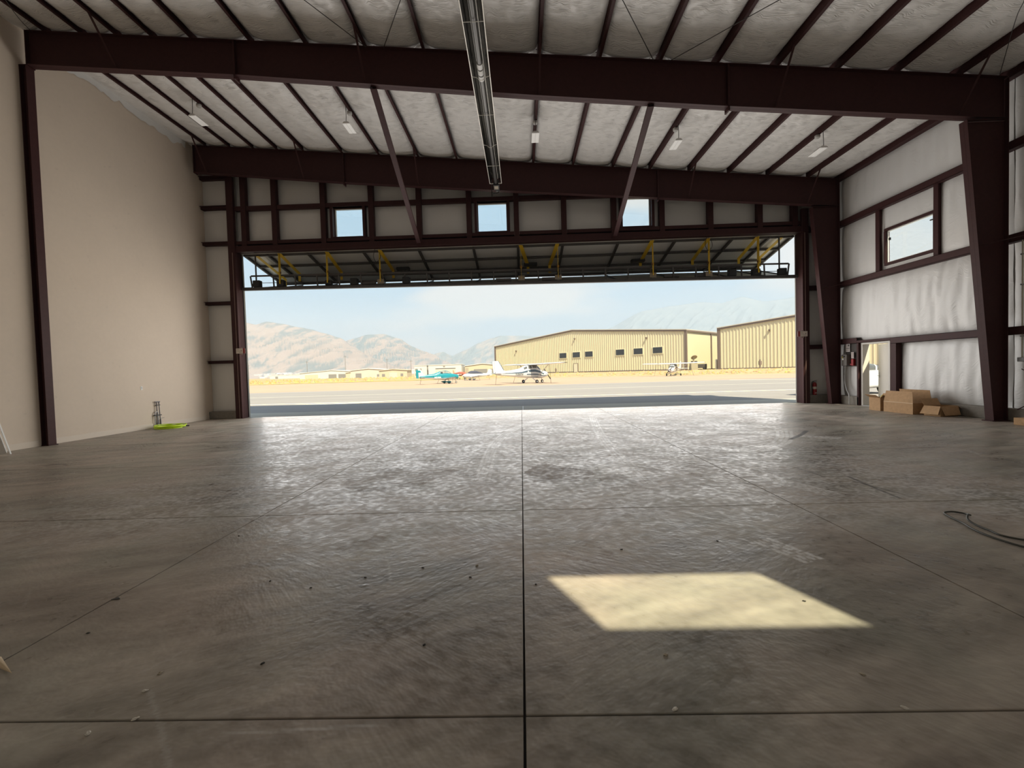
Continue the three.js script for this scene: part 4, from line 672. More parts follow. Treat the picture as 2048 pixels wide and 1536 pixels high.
// ================================================================ LITTER ON THE FLOOR
{
  const chip = (seed, s) => { const r = rngOf(seed), g = new THREE.IcosahedronGeometry(s, 1), p = g.attributes.position, m = new Map(); for (let i = 0; i < p.count; i++) { const k = [p.getX(i), p.getY(i), p.getZ(i)].map((v) => v.toFixed(4)).join(); if (!m.has(k)) m.set(k, 0.65 + 0.6 * r()); const f = m.get(k); p.setXYZ(i, p.getX(i) * f * 1.5, Math.max(0, p.getY(i) * f * 0.45 + s * 0.3), p.getZ(i) * f); } g.computeVertexNormals(); return g; };
  const dk = std(0.035, 0.03, 0.024, 0.8), tan = std(0.34, 0.29, 0.21, 0.85), pale = std(0.55, 0.51, 0.44, 0.8), geos = [1, 2, 3, 4].map((s) => chip(s, 0.008));
  const spots = [[-2.73, -2.64, 0, 'dark crumb left of the sunlit patch near the left joint'], [-1.96, -2.26, 1, 'tan pebble on the left slab by the picture corner'], [-1.93, -2.13, 2, 'pale chip just below the tan pebble on the left slab'], [-1.96, -3.29, 0, 'dark crumb in the middle of the left slab'], [-1.59, -3.17, 0, 'dark speck right of the dark crumb on the left slab'], [-2.83, -4.26, 0, 'dark crumb beside the left joint far from the viewer'], [-1.82, -1.95, 2, 'pale chip lying on the nearest cross joint at left'], [-1.96, -1.87, 2, 'pale sliver just below the nearest cross joint at left'], [-4.21, -4.89, 2, 'tiny white chip on the second cross joint at left'], [-1.24, -3.32, 0, 'dark crumb left of the centre joint'], [-0.60, -2.47, 0, 'dark crumb nearest the viewer left of the centre joint'], [-0.43, -3.29, 0, 'dark speck close left of the centre joint'], [0.06, -3.16, 0, 'dark speck right of the centre joint beside the sun patch'], [0.81, -3.75, 0, 'dark speck above the sunlit patch'], [1.68, -3.89, 0, 'dark dry leaf above the right end of the sunlit patch'], [0.73, -2.35, 1, 'tan pebble just below the sunlit patch'], [1.64, -2.18, 1, 'tan pebble right below the sunlit patch'], [0.65, -1.97, 2, 'pale chip on the nearest cross joint right of the centre'], [1.66, -1.96, 2, 'pale chip on the nearest cross joint at right'], [-0.40, -3.49, 1, 'small tan twig bits left of the centre joint'], [1.79, -2.87, 0, 'dark crumb inside the sunlit patch'], [-1.45, -2.33, 0, 'dark sliver near the left slab middle'], [-0.83, -3.47, 0, 'tiny dark speck in the middle of the near slab']];
  spots.forEach(([x, z, k, label], i) => { const m = mesh('floor_litter', geos[i % 4], [dk, tan, pale][k]); m.position.set(x, 0.0005, z); m.rotation.y = i * 1.7; m.scale.setScalar(k ? 1.25 : 1.0); tag(m, label, 'litter', 'crumbs on the floor', 'thing'); });
  const tri = mesh('torn_scrap', prism([[-0.03, -0.012], [0.03, -0.006], [-0.005, 0.02]], 0, 0.003).rotateX(-Math.PI / 2), M.black); tri.position.set(-2.94, 0.002, -3.06); tag(tri, 'small black torn scrap lying on the left floor joint', 'scrap');
  const sh = mesh('wood_splinter', new THREE.ConeGeometry(0.028, 0.26, 7).rotateZ(-Math.PI / 2), std(0.55, 0.42, 0.27, 0.8)); sh.scale.set(1, 0.5, 1); sh.position.set(-2.88, 0.014, -2.315); sh.rotation.y = -0.45; tag(sh, 'pointed pale wood splinter on the floor at the left edge', 'splinter');
}
// ================================================================ OUTSIDE GROUND
const groundY = (z) => (z > -20 ? -0.01 : z > -90 ? -0.01 + 0.0035 * (z + 20) : -0.255);
{
  const apronTex = tex(512, 128, (u, v) => { const s = 1 + 0.10 * fbm(u * 40, v * 6, 4) + 0.05 * fbm(u * 160, v * 24, 2, n2b); return [0.42 * s, 0.40 * s, 0.36 * s]; }, true);
  const am = std(1, 1, 1, 0.85, { map: apronTex });
  const A = struct('apron', 'pale concrete apron strip just outside the big door'); A.userData.category = 'ground';
  const xs = [-40, -24, -12.2, -9.0, -6.0, -2.98, 0.02, 2.95, 5.9, 8.9, 12, 18, 26, 45];
  for (let i = 0; i < xs.length - 1; i++) { const g = box(xs[i] + 0.006, xs[i + 1] - 0.006, -0.16, -0.008, -19.42, -17.34, 0.004), p = g.attributes.position; for (let k = 0; k < p.count; k++) g.attributes.uv.setXY(k, (p.getX(k) + 40) / 85, (p.getZ(k) + 19.4) / 2.1); mesh('slab', g, am, A); }
  mesh('door_sill', box(-10.9, 10.66, -0.16, -0.002, -17.345, -17.302, 0.003), M.concrete, A);
  const sideYard = mesh('side_yard', box(12.05, 60, -0.2, -0.015, -17.33, 6), am, A);
  // asphalt, with its own patching and wear
  const asTex = tex(1024, 512, (u, v) => { const x = u * 160, z = v * 32; let s = 1 + 0.10 * fbm(x * 0.12, z * 0.5, 4) + 0.10 * fbm(x * 0.05 + 9, z * 1.4, 3, n2b) + 0.05 * fbm(x * 1.2, z * 3, 2); if (Math.abs(v - 0.455) < 0.012) s *= 1.22; if (Math.abs(v - 0.30) < 0.008) s *= 1.10; const far = v < 0.10 ? 1.08 : 1; return [0.248 * s * far, 0.232 * s * far, 0.228 * s * far]; }, true);
  const strip = (name, label, z0, z1, x0, x1, mat, lift = 0, n = 24) => { const m = mesh(name, merge(sheet((u, v) => { const x = lerp(x0, x1, u), z = lerp(z0, z1, v); return [x, groundY(z) + lift, z, u, 1 - v]; }, 8, n)), mat); m.userData = { kind: 'structure', label, category: 'ground' }; return m; };
  strip('asphalt', 'grey asphalt taxiway across the front of the hangars', -19.42, -49, -120, 120, std(1, 1, 1, 0.9, { map: asTex }));
  const dirtTex = tex(1024, 256, (u, v) => { const x = u * 300, z = v * 60; const s = 1 + 0.14 * fbm(x * 0.05, z * 0.35, 4) + 0.08 * fbm(x * 0.5, z * 1.6, 3, n2b); const w = clamp(0.5 + 0.7 * fbm(x * 0.03 + 4, z * 0.2, 3)); return [lerp(0.37, 0.42, w) * s, lerp(0.275, 0.29, w) * s, lerp(0.215, 0.205, w) * s]; }, true);
  strip('tie_down_ramp', 'tan gravel parking ramp where the small planes stand', -49, -110, -200, 90, std(1, 1, 1, 0.95, { map: dirtTex }));
  const grassTex = tex(1024, 512, (u, v) => { const x = u * 1400, z = v * 900; const s = 1 + 0.18 * fbm(x * 0.02, z * 0.06, 4) + 0.18 * fbm(x * 0.2, z * 0.4, 3, n2b), k = clamp(0.5 + 0.9 * fbm(x * 0.012, z * 0.05 + 3, 3)); return [lerp(0.42, 0.38, k) * s, lerp(0.315, 0.26, k) * s, lerp(0.14, 0.15, k) * s]; }, true);
  strip('dry_grass_field', 'golden dry grass field beyond the gravel ramp', -110, -1600, -1500, 1500, std(1, 1, 1, 0.95, { map: grassTex }), -0.02, 10);
  // painted lines
  const lineM = std(0.80, 0.76, 0.62, 0.7);
  const pl = (label, a, b, w) => { const d = V(b[0] - a[0], 0, b[1] - a[1]).normalize(), n = V(-d.z, 0, d.x).multiplyScalar(w / 2), N = 40; tag(mesh('painted_line', sheet((u, v) => { const x = lerp(a[0], b[0], u) + n.x * (2 * v - 1), z = lerp(a[1], b[1], u) + n.z * (2 * v - 1) ; return [x, groundY(z) + 0.008, z]; }, N, 1), lineM), label, 'marking'); };
  pl('long white painted line across the near asphalt', [60, -26.3], [-60, -25.6], 0.34);
  pl('slanting white painted line at the right of the asphalt', [34, -36.5], [22, -47.5], 0.45);
  pl('faint second white line farther across the asphalt', [60, -36.4], [-60, -36.0], 0.16);
  tag(mesh('painted_patch', prism([[-13.2, -24.7], [-9.6, -25.15], [-8.0, -25.4], [-8.8, -24.9], [-11.4, -24.3]], 0, 0.006).rotateX(Math.PI / 2).scale(1, 1, 1).translate(0, 0.0, 0), lineM), 'splashed white paint patch on the asphalt at left', 'marking');
  const pp = scene.children[scene.children.length - 1]; pp.position.y = groundY(-25) + 0.010;
  tag(mesh('painted_line', sheet((u, v) => { const x = lerp(-130, 40, u), z = lerp(-118, -122, v); return [x, groundY(z) + 0.05, z]; }, 10, 1), std(0.62, 0.50, 0.13, 0.9)), 'yellow mown strip along the far edge of the ramp', 'ground', undefined, 'structure');
}
// raised bank the cream hangars stand on
tag(mesh('dirt_bank', (() => { const prof = [[0, 0], [7, 0.35], [12, 0.85], [16, 0.9], [70, 0.9]]; return sheet((u, v) => { const t = v * 4, i = Math.min(3, Math.floor(t)), f = t - i, d = lerp(prof[i][0], prof[i + 1][0], f), y = lerp(prof[i][1], prof[i + 1][1], f); const a = lerp(-26, 70, u), x0 = 6 + a * 0.714 - 4, z0 = -118 + a * 0.70 + 14 - a * 0.10; const x = x0 + d * 0.35, z = z0 - d * 1.0; return [x, -0.30 + y + 0.05 * fbm(x * 0.5, z * 0.5, 3) * Math.min(1, d), z, x * 0.05, z * 0.05]; }, 60, 16); })(), std(1, 1, 1, 0.95, { map: tex(256, 256, (u, v) => { const s = 1 + 0.25 * tile(u, v, 8) + 0.18 * tile(u, v, 30, n3, 4); return [0.38 * s, 0.285 * s, 0.165 * s]; }, true) })), 'sandy bank with dry weeds below the cream hangars', 'bank', undefined, 'structure');

// ================================================================ CREAM HANGARS
const creamM = std(0.60, 0.535, 0.37, 0.6), trimM = std(0.16, 0.12, 0.10, 0.6), paneM = phys(0.035, 0.036, 0.038, 0.12), roofM = std(0.50, 0.47, 0.42, 0.6);
// along: unit vector of the gable wall from left to right; its outer face looks to the left of that direction as seen from us
function ribbedWall(W, h, rise, from = 0, to = W, pitch = 0.62) {
  const P = [], I = [], prof = [[0, 0], [0.62, 0], [0.70, 0.07], [0.92, 0.07]], st = [];
  for (let s = from; s < to; s += pitch) for (const [a, o] of prof) if (s + a * pitch <= to) st.push([s + a * pitch, o]);
  st.push([to, 0]); const top = (s) => h + rise * (1 - Math.abs(s - W / 2) / (W / 2));
  const mid = st.findIndex(([s]) => s > W / 2); if (mid > 0) st.splice(mid, 0, [W / 2, st[mid][1]]);
  st.forEach(([s, o], i) => { P.push(s, 0, o, s, top(s), o); if (i) I.push(2 * i - 2, 2 * i, 2 * i + 1, 2 * i - 2, 2 * i + 1, 2 * i - 1); });
  const g = new THREE.BufferGeometry().setAttribute('position', new THREE.Float32BufferAttribute(P, 3)); g.setIndex(I); const q = g.toNonIndexed(); q.computeVertexNormals(); return metreUV(q);
}
function creamHangar(label, origin, W, h, rise, D, windows, doors, vents) {
  // local axes: x along the gable wall, z towards the viewer, y up; the gable stands in z = 0
  const g = thing('hangar_building', label, 'building', origin, -Math.PI / 4 + Math.PI / 2 - Math.PI / 4 * 0);
  g.rotation.y = -Math.atan2(0.70, 0.714);
  const top = (s) => h + rise * (1 - Math.abs(s - W / 2) / (W / 2));
  mesh('gable_wall', ribbedWall(W, h, rise), creamM, g);
  const flat = (name, x, z0, z1) => mesh(name, box(x - 0.1, x + 0.1, 0, h, z0, z1), creamM, g);
  flat('side_wall', W - 0.1, -D, -0.05); flat('side_wall', 0.1, -D, -0.05);
  mesh('back_wall', prism([[0, 0], [W, 0], [W, h], [W / 2, h + rise], [0, h]], -D - 0.2, -D), creamM, g);
  mesh('roof', prism([[-0.3, h + 0.06], [W / 2, h + rise + 0.08], [W + 0.3, h + 0.06], [W + 0.3, h + 0.22], [W / 2, h + rise + 0.26], [-0.3, h + 0.22]], -D - 0.3, 0.3), roofM, g);
  mesh('gable_trim', prism([[-0.2, h - 0.28], [W / 2, h + rise - 0.26], [W + 0.2, h - 0.28], [W + 0.2, h + 0.07], [W / 2, h + rise + 0.09], [-0.2, h + 0.07]], 0.1, 0.22), trimM, g);
  for (const x of [0, W]) mesh('corner_trim', box(x - 0.28, x + 0.28, 0, h + 0.05, -0.2, 0.16), trimM, g);
  mesh('eave_trim', box(W + 0.02, W + 0.30, h - 0.30, h + 0.08, -D, 0.1), trimM, g);
  mesh('base_trim', box(0, W, -0.5, 0.16, -0.05, 0.12), trimM, g);
  for (const [s, y, w, hh] of windows) { const f = mesh('window', box(s - w / 2 - 0.16, s + w / 2 + 0.16, y - 0.16, y + hh + 0.16, 0, 0.14), std(0.66, 0.60, 0.42, 0.6), g); mesh('pane', box(s - w / 2, s + w / 2, y, y + hh, 0.10, 0.16), paneM, f); }
  for (const [s, w, hh] of doors) { const f = mesh('door', box(s - w / 2, s + w / 2, 0, hh, 0, 0.14), std(0.66, 0.61, 0.46, 0.6), g); mesh('door_frame', merge(box(s - w / 2 - 0.1, s - w / 2, 0, hh + 0.1, 0, 0.16), box(s + w / 2, s + w / 2 + 0.1, 0, hh + 0.1, 0, 0.16), box(s - w / 2, s + w / 2, hh, hh + 0.1, 0, 0.16)), trimM, f); }
  for (const [s, y] of vents) mesh('vent_hood', merge(box(s - 0.15, s + 0.15, y, y + 0.3, 0.05, 0.45), box(s - 0.05, s + 0.05, y - 0.1, y, 0.1, 0.3)), trimM, g);
  return g;
}
const HA = [-8.1, 0.70, -140], at = (u, v) => { const q = 0; return u; };
const big = creamHangar('wide cream ribbed metal hangar with six dark windows', HA, 61.4, 8.55, 2.55, 46, [], [[31.6, 1.25, 2.25]], [[9.5, 6.6], [31.5, 8.7], [52.2, 7.4]]);
{ // the windows, where sight lines from the apron find them along the wall
  for (const [s, w] of [[27.4, 2.35], [31.9, 2.35], [35.95, 2.35], [45.15, 2.3], [50.0, 2.3], [54.9, 2.3]]) { const f = mesh('window', box(s - w / 2 - 0.18, s + w / 2 + 0.18, 3.72, 5.42, 0, 0.14), std(0.66, 0.60, 0.42, 0.6), big); mesh('pane', box(s - w / 2, s + w / 2, 3.90, 5.24, 0.10, 0.17), paneM, f); }
  for (const z of [-13.5, -27, -40]) mesh('downpipe', box(61.42, 61.65, 0, 8.5, z - 0.18, z + 0.18), trimM, big);
}
const second = creamHangar('second cream ribbed metal hangar cut off by the right jamb', [41.4, 0.62, -93.8], 61, 8.5, 2.55, 40, [], [], [[9.6, 7.2]]);
for (const [x, z, s, label] of [[9.3, -120.8, 1.5, 'small standpipe by the cream hangar wall behind the parked white plane'], [33.5, -93.6, 1.9, 'dark standpipe at the foot of the wide hangar, right of its windows'], [46.0, -86.5, 1.9, 'grey utility pedestal at the foot of the second hangar']]) { const g = thing('standpipe', label, 'pipe', [x, 0.45, z]); mesh('post', rod([0, 0, 0], [0, s, 0], 0.13, 10), trimM, g); mesh('box', box(-0.22, 0.22, s * 0.45, s * 0.85, -0.15, 0.2), trimM, g); }
{ const t = thing('white_tank', 'slim pale tank standing between the two cream hangars', 'tank', [41.2, 0.55, -94.6]); mesh('shell', lathe([[0, 0], [0.25, 0], [0.25, 2.0], [0.18, 2.15], [0, 2.2]], 16), std(0.66, 0.62, 0.50, 0.5), t); mesh('ladder', box(-0.06, 0.06, 0.2, 2.0, 0.24, 0.29), trimM, t);
  const a = thing('utility_cart', 'dark utility cart beside the hangar side wall', 'cart', [38.6, 0.55, -97.5]); mesh('body', box(-1.6, 1.6, 0.4, 1.3, -0.6, 0.6, 0.08), M.dark, a); mesh('cab', box(-1.5, -0.4, 1.3, 2.0, -0.5, 0.5, 0.08), M.dark, a); for (const x of [-1.1, 1.1]) mesh('wheel', rod([x, 0.4, 0.45], [x, 0.4, 0.7], 0.4, 14), M.rubber, a);
  const u = thing('tan_antenna_mast', 'tan equipment stand with round dish behind the right plane', 'equipment', [36.2, 0.5, -94.0]); mesh('mast', rod([0, 0, 0], [0, 3.05, 0], 0.16, 10), std(0.35, 0.30, 0.2, 0.7), u); mesh('dish', lathe([[0, 0], [0.6, 0.1], [0.8, 0.3]], 18).rotateX(2.6).translate(0, 3.0, 0.2).scale(0.8, 1, 0.8), std(0.33, 0.28, 0.20, 0.7, { side: THREE.DoubleSide }), u); mesh('cabinet', box(-0.7, 0.7, 0, 1.5, -0.5, 0.5, 0.05), std(0.33, 0.29, 0.2, 0.7), u); }

// ================================================================ FAR BUILDINGS
function farBuilding(label, x, z, w, d, h, rise, wallM, roofMat, openings, turn = 0) {
  const g = thing('airfield_building', label, 'building', [x, groundY(z) - 0.1, z], turn);
  mesh('wall', prism([[-w / 2, 0], [w / 2, 0], [w / 2, h], ...(rise ? [[0, h + rise]] : []), [-w / 2, h]], -d, 0), wallM, g);
  mesh('roof', rise ? prism([[-w / 2 - 0.4, h], [0, h + rise + 0.05], [w / 2 + 0.4, h], [w / 2 + 0.4, h + 0.3], [0, h + rise + 0.4], [-w / 2 - 0.4, h + 0.3]], -d - 0.3, 0.4) : box(-w / 2 - 0.2, w / 2 + 0.2, h, h + 0.3, -d - 0.2, 0.2), roofMat, g);
  for (const [a, b, y0, y1, m] of openings) mesh(b - a > 3 ? 'hangar_door' : 'window', box(a, b, y0, y1, -0.05, 0.08), m, g);
  return g;
}
const offW = std(0.58, 0.56, 0.53, 0.7), pinkW = std(0.54, 0.48, 0.43, 0.7), beige = std(0.52, 0.45, 0.33, 0.7), greyD = std(0.22, 0.21, 0.20, 0.5), whiteR = std(0.62, 0.61, 0.58, 0.6), tanR = std(0.52, 0.45, 0.35, 0.7);
farBuilding('white box hangar with a wide pale door behind the teal plane', -42.5, -245, 18.4, 16, 6.2, 0, offW, whiteR, [[-5.2, 6, 0, 4.3, pinkW], [-5.2, 6, 4.0, 4.4, greyD], [-0.9, 0.2, 5.0, 5.7, greyD]]);
farBuilding('white two-storey airfield office left of the box hangar', -56.2, -246, 7.0, 10, 6.2, 0, offW, whiteR, [[-3.0, -1.6, 0.6, 2.0, greyD], [-3.0, -1.6, 3.2, 4.6, greyD], [-0.4, 0.6, 0.6, 2.0, greyD], [-0.4, 0.6, 3.2, 4.6, greyD]]);
farBuilding('low cream gabled hangar with two grey doors, left of the big cream hangar', -21.9, -250, 20, 14, 5.2, 1.1, beige, whiteR, [[-5.0, 2.6, 0, 3.4, greyD], [4.2, 9.8, 0, 3.4, greyD], [-9.8, -8.0, 0, 4.2, std(0.36, 0.31, 0.24, 0.7)]]);
farBuilding('low beige row of sheds, far left of the white office', -68.5, -235, 15, 10, 3.8, 0.6, beige, tanR, [[-6, -4.4, 0.8, 2.2, greyD], [-2, 2.2, 0, 2.8, pinkW], [4, 5.4, 0.8, 2.2, greyD]]);
farBuilding('wide low pale hangar left of the beige sheds', -92, -265, 22, 14, 4.6, 1.0, pinkW, whiteR, [[-8, -4.5, 0, 3.0, greyD], [-3.6, -0.4, 0, 3.0, pinkW], [5, 6.8, 0.8, 2.2, greyD]]);
farBuilding('long pale hangar with four dark open bays at far left', -143, -330, 48, 20, 4.4, 1.6, offW, whiteR, [[-2, 4, 0, 3.2, greyD], [5.4, 11, 0, 3.2, greyD], [12.4, 17, 0, 3.2, greyD], [18.5, 22, 0, 3.2, greyD], [-20, -10, 0, 3.2, beige]]);
farBuilding('long thin white shed on the horizon beside the left jamb', -330, -640, 76, 20, 4.6, 0, whiteR, whiteR, [[20, 23, 0, 3.4, greyD], [32, 35, 0, 3.4, greyD], [-30, -26, 0, 3.4, greyD]]);
farBuilding('plain beige shed standing between the far pale hangars', -112, -300, 16, 12, 3.6, 0.8, beige, tanR, [[-5, -1.5, 0, 2.8, pinkW], [2, 3.4, 0.8, 2.2, greyD]]);
for (const [x, z, h, label] of [[-262, -420, 15, 'thin utility pole nearest the left jamb on the horizon'], [-205, -420, 17, 'thin utility pole second from the left jamb'], [-168, -420, 21, 'tall thin utility pole above the long pale hangar'], [-128, -420, 17, 'thin utility pole above the pale hangars'], [-105, -420, 15, 'thin utility pole nearest the teal plane']]) { const g = thing('utility_pole', label, 'pole', [x, -0.3, z], 0, 'utility poles on the horizon'); mesh('mast', rod([0, 0, 0], [0, h, 0], 0.28, 8, 0.2), std(0.20, 0.19, 0.19, 0.8), g); mesh('crossarm', box(-1.4, 1.4, h - 1.4, h - 1.1, -0.12, 0.12), std(0.20, 0.19, 0.19, 0.8), g); }
// dry tufts on the field and the bank
{
  const g = new THREE.ConeGeometry(0.5, 0.7, 5); g.translate(0, 0.25, 0); const N = 1500, m = new THREE.InstancedMesh(g, std(0.36, 0.28, 0.13, 0.95), N), r = rngOf(77), q = new THREE.Matrix4(), c = new THREE.Color();
  for (let i = 0; i < N; i++) { const f = i < 900, z = f ? -128 - r() * 170 : 0, x = f ? lerp(-1.1, -0.05, r()) * -z * 0.62 : 0; let px = x, pz = z, py = groundY(z) - 0.03; if (!f) { const a = lerp(-20, 62, r()), d = 4 + r() * 10; px = 2 + a * 0.714 + d * 0.35; pz = -104 + a * 0.60 - d; py = -0.28 + lerp(0.2, 0.8, clamp((d - 4) / 8)); }
    const s = f ? 0.35 + r() * 0.7 : 0.15 + r() * 0.22; q.compose(V(px, py, pz), new THREE.Quaternion().setFromAxisAngle(V(0, 1, 0), r() * 6), V(s * 1.6, s * (0.6 + r()), s * 1.4)); m.setMatrixAt(i, q); m.setColorAt(i, c.setRGB(0.8 + 0.5 * r(), 0.8 + 0.4 * r(), 0.6 + 0.6 * r())); }
  m.name = 'dry_tufts'; m.userData = { kind: 'stuff', label: 'scattered dry grass tufts on the field and the bank', category: 'grass' }; scene.add(m);
}
// ================================================================ MOUNTAINS
// ridge given as bearings (horizontal offset per unit distance) with heights per unit distance
function mountain(label, dist, ridge, base0, col, seed, rough) {
  const b0 = ridge[0][0], b1 = ridge[ridge.length - 1][0], h = (b) => { for (let i = 0; i < ridge.length - 1; i++) if (b <= ridge[i + 1][0]) { const t = (b - ridge[i][0]) / (ridge[i + 1][0] - ridge[i][0]); return lerp(ridge[i][1], ridge[i + 1][1], t * t * (3 - 2 * t) * 0.5 + t * 0.5); } return ridge[ridge.length - 1][1]; };
  const spur = (x, z) => { let s = 0, a = 1, f = 1 / (dist * 0.085); for (let i = 0; i < 5; i++) { s += a * (1 - 2 * Math.abs(n2(x * f + seed + z * f * 0.75, z * f * 0.30 + i * 7))); f *= 2.1; a *= 0.52; } return s / 2.0; };
  const f = (u, v) => { const b = lerp(b0, b1, u), d = dist * lerp(0.72, 1.12, v), x = b * d, z = -d; const t = clamp(v < 0.7 ? v / 0.7 : 1 - (v - 0.7) / 0.3); const y = dist * h(b) * (Math.pow(t, 1.15)) + dist * 0.017 * rough * spur(x, z) * Math.sin(Math.PI * clamp(t, 0, 1)) * 1.3 - 2; return [x, y, z, x / 900, y / 300]; };
  const m = mesh('mountain', sheet(f, 260, 100, (p) => { const s = spur(p[0], p[2]), n = fbm(p[0] * 6 / dist * 4, p[1] * 18 / dist * 4 + p[2] * 4 / dist * 4, 4, n2b), k = sstep(-0.12, 0.22, n + 0.4 * s + (col.bias ?? 0) + 0.25 * fbm(p[0] * 60 / dist, p[1] * 90 / dist + p[2] * 40 / dist, 2)); return [0, 1, 2].map((q) => lerp(col.brush[q], col.grass[q], k)); }), std(1, 1, 1, 1, { vertexColors: true }));
  tag(m, label, 'mountain', undefined, 'structure');
}
const PXb = (u) => (u - 1043) / 886, HT = (u, v) => (741 - 0.0284 * (u - 1043) - v) / 886;
const ridge = (pts) => pts.map(([u, v]) => [PXb(u), HT(u, v) ]);
mountain('pale hazy right-hand mountain range above the cream hangars', 5200, ridge([[1120, 700], [1210, 660], [1290, 622], [1345, 613], [1400, 606], [1440, 608], [1480, 596], [1525, 605], [1560, 601], [1600, 592], [1680, 580], [1800, 600], [1950, 640]]), 0, MT.right, 3.3, 0.6);
mountain('small blue-grey mountain in the valley gap left of the big cream hangar', 4600, ridge([[840, 735], [868, 708], [886, 704], [905, 712], [930, 700], [962, 684], [985, 676], [1002, 671], [1045, 671], [1075, 673], [1120, 690], [1180, 730]]), 0, MT.gap, 8.1, 0.9);
mountain('middle tan and blue mountain behind the teal plane', 3800, ridge([[640, 730], [695, 679], [712, 675], [735, 668], [768, 667], [800, 676], [826, 692], [850, 703], [872, 714], [900, 731], [930, 742]]), 0, MT.mid, 15.2, 1.0);
mountain('large tan and blue mountain at left beside the jamb', 3000, ridge([[250, 690], [360, 650], [440, 650], [484, 642], [510, 647], [532, 641], [560, 645], [600, 653], [622, 657], [645, 664], [680, 674], [705, 690], [730, 706], [760, 722], [790, 737], [830, 748]]), 0, MT.left, 21.7, 1.0);
{ // the town at the mountain's foot: pale specks, too many to count
  const N = 420, m = new THREE.InstancedMesh(new THREE.BoxGeometry(1, 1, 1), std(0.72, 0.70, 0.68, 0.8), N), r = rngOf(91), q = new THREE.Matrix4(), c = new THREE.Color();
  for (let i = 0; i < N; i++) { const d = 1250 + r() * 750, b = PXb(lerp(500, 850, Math.pow(r(), 0.7))), s = 5 + r() * 9; q.compose(V(b * d, 1 + (d - 1250) * 0.022 + r() * 4, -d), new THREE.Quaternion(), V(s * 1.6, s * 0.45, s)); m.setMatrixAt(i, q); const k = 0.6 + 0.5 * r(); m.setColorAt(i, c.setRGB(k, k * (0.9 + 0.1 * r()), k * 0.95)); }
  m.name = 'distant_town'; m.userData = { kind: 'stuff', label: 'scatter of pale houses at the foot of the mountains', category: 'town' }; scene.add(m);
}
// ================================================================ PARKED PLANES AND CAR
// bodies are lofted along x (nose at +x) through rounded sections [x, centre height, width, height, squareness]
const ringAt = (s, a) => { const c = Math.cos(a), n = Math.sin(a), k = 2 / s[4]; return [s[0], s[1] + s[3] / 2 * Math.sign(n) * Math.pow(Math.abs(n), k), s[2] / 2 * Math.sign(c) * Math.pow(Math.abs(c), k)]; };
const secAt = (S, t) => { const f = clamp(t) * (S.length - 1), i = Math.min(S.length - 2, Math.floor(f)), r = f - i; return S[i].map((v, k) => lerp(v, S[i + 1][k], r)); };
const tOfX = (S, x) => { for (let i = 0; i < S.length - 1; i++) { const a = S[i][0], b = S[i + 1][0]; if ((x - a) * (x - b) <= 0) return (i + (x - a) / (b - a)) / (S.length - 1); } return x > S[0][0] ? 0 : 1; };
function loft(S, n = 20, sub = 3) { return sheet((u, v) => ringAt(secAt(S, v), u * 2 * Math.PI), n, (S.length - 1) * sub); }
// a piece of the same skin, lifted a little off it: windows, stripes, bands
function skin(S, x0, x1, a0, a1, lift, n = 8, slant = 0) { return sheet((u, v) => { const x = lerp(x0, x1, v), a = lerp(a0, a1, u), s = secAt(S, tOfX(S, x + slant * (u - 0.5))); s[2] += 2 * lift; s[3] += 2 * lift; const p = ringAt(s, a); return [p[0], p[1], p[2]]; }, n, 10); }
// wing half: root and tip given as [x of leading edge, y, z, chord, thickness]
function wing(r, t) { const P = [[0, 0], [0.02, 0.35], [0.10, 0.75], [0.3, 1], [0.6, 0.7], [1, 0.05], [0.6, -0.15], [0.3, -0.3], [0.1, -0.3], [0.02, -0.18]]; const g = sheet((u, v) => { const k = (u * P.length) % P.length, i = Math.floor(k) % P.length, f = k - Math.floor(k), p = [lerp(P[i][0], P[(i + 1) % P.length][0], f), lerp(P[i][1], P[(i + 1) % P.length][1], f)], c = lerp(r[3], t[3], v), th = lerp(r[4], t[4], v) * (v > 0.97 ? 0.5 : 1); return [lerp(r[0], t[0], v) - p[0] * c, lerp(r[1], t[1], v) + p[1] * th, lerp(r[2], t[2], v)]; }, P.length, 8); return g; }
const wheel = (g, x, y, z, r, w = 0.13) => { const m = mesh('wheel', lathe([[r * 0.45, -w * 0.35], [r * 0.8, -w / 2], [r * 0.97, -w * 0.35], [r, 0], [r * 0.97, w * 0.35], [r * 0.8, w / 2], [r * 0.45, w * 0.35]], 20).rotateX(Math.PI / 2).translate(x, y, z), M.rubber, g); mesh('hub', rod([x, y, z - w * 0.36], [x, y, z + w * 0.36], r * 0.46, 14), M.white, m); return m; };
const textOn = (txt, color, w, h) => new THREE.MeshStandardMaterial({ roughness: 0.6, transparent: true, side: THREE.DoubleSide, map: printed(512, 128, (g, W, H) => { g.clearRect(0, 0, W, H); g.fillStyle = color; g.font = 'bold 118px sans-serif'; g.textBaseline = 'middle'; g.textAlign = 'center'; g.fillText(txt, W / 2, H / 2 + 6, W - 10); }) });
const planeW = phys(0.60, 0.61, 0.62, 0.3, { clearcoat: 0.4 }), planeGlass = phys(0.10, 0.105, 0.11, 0.1), stripeB = std(0.055, 0.09, 0.14, 0.4);
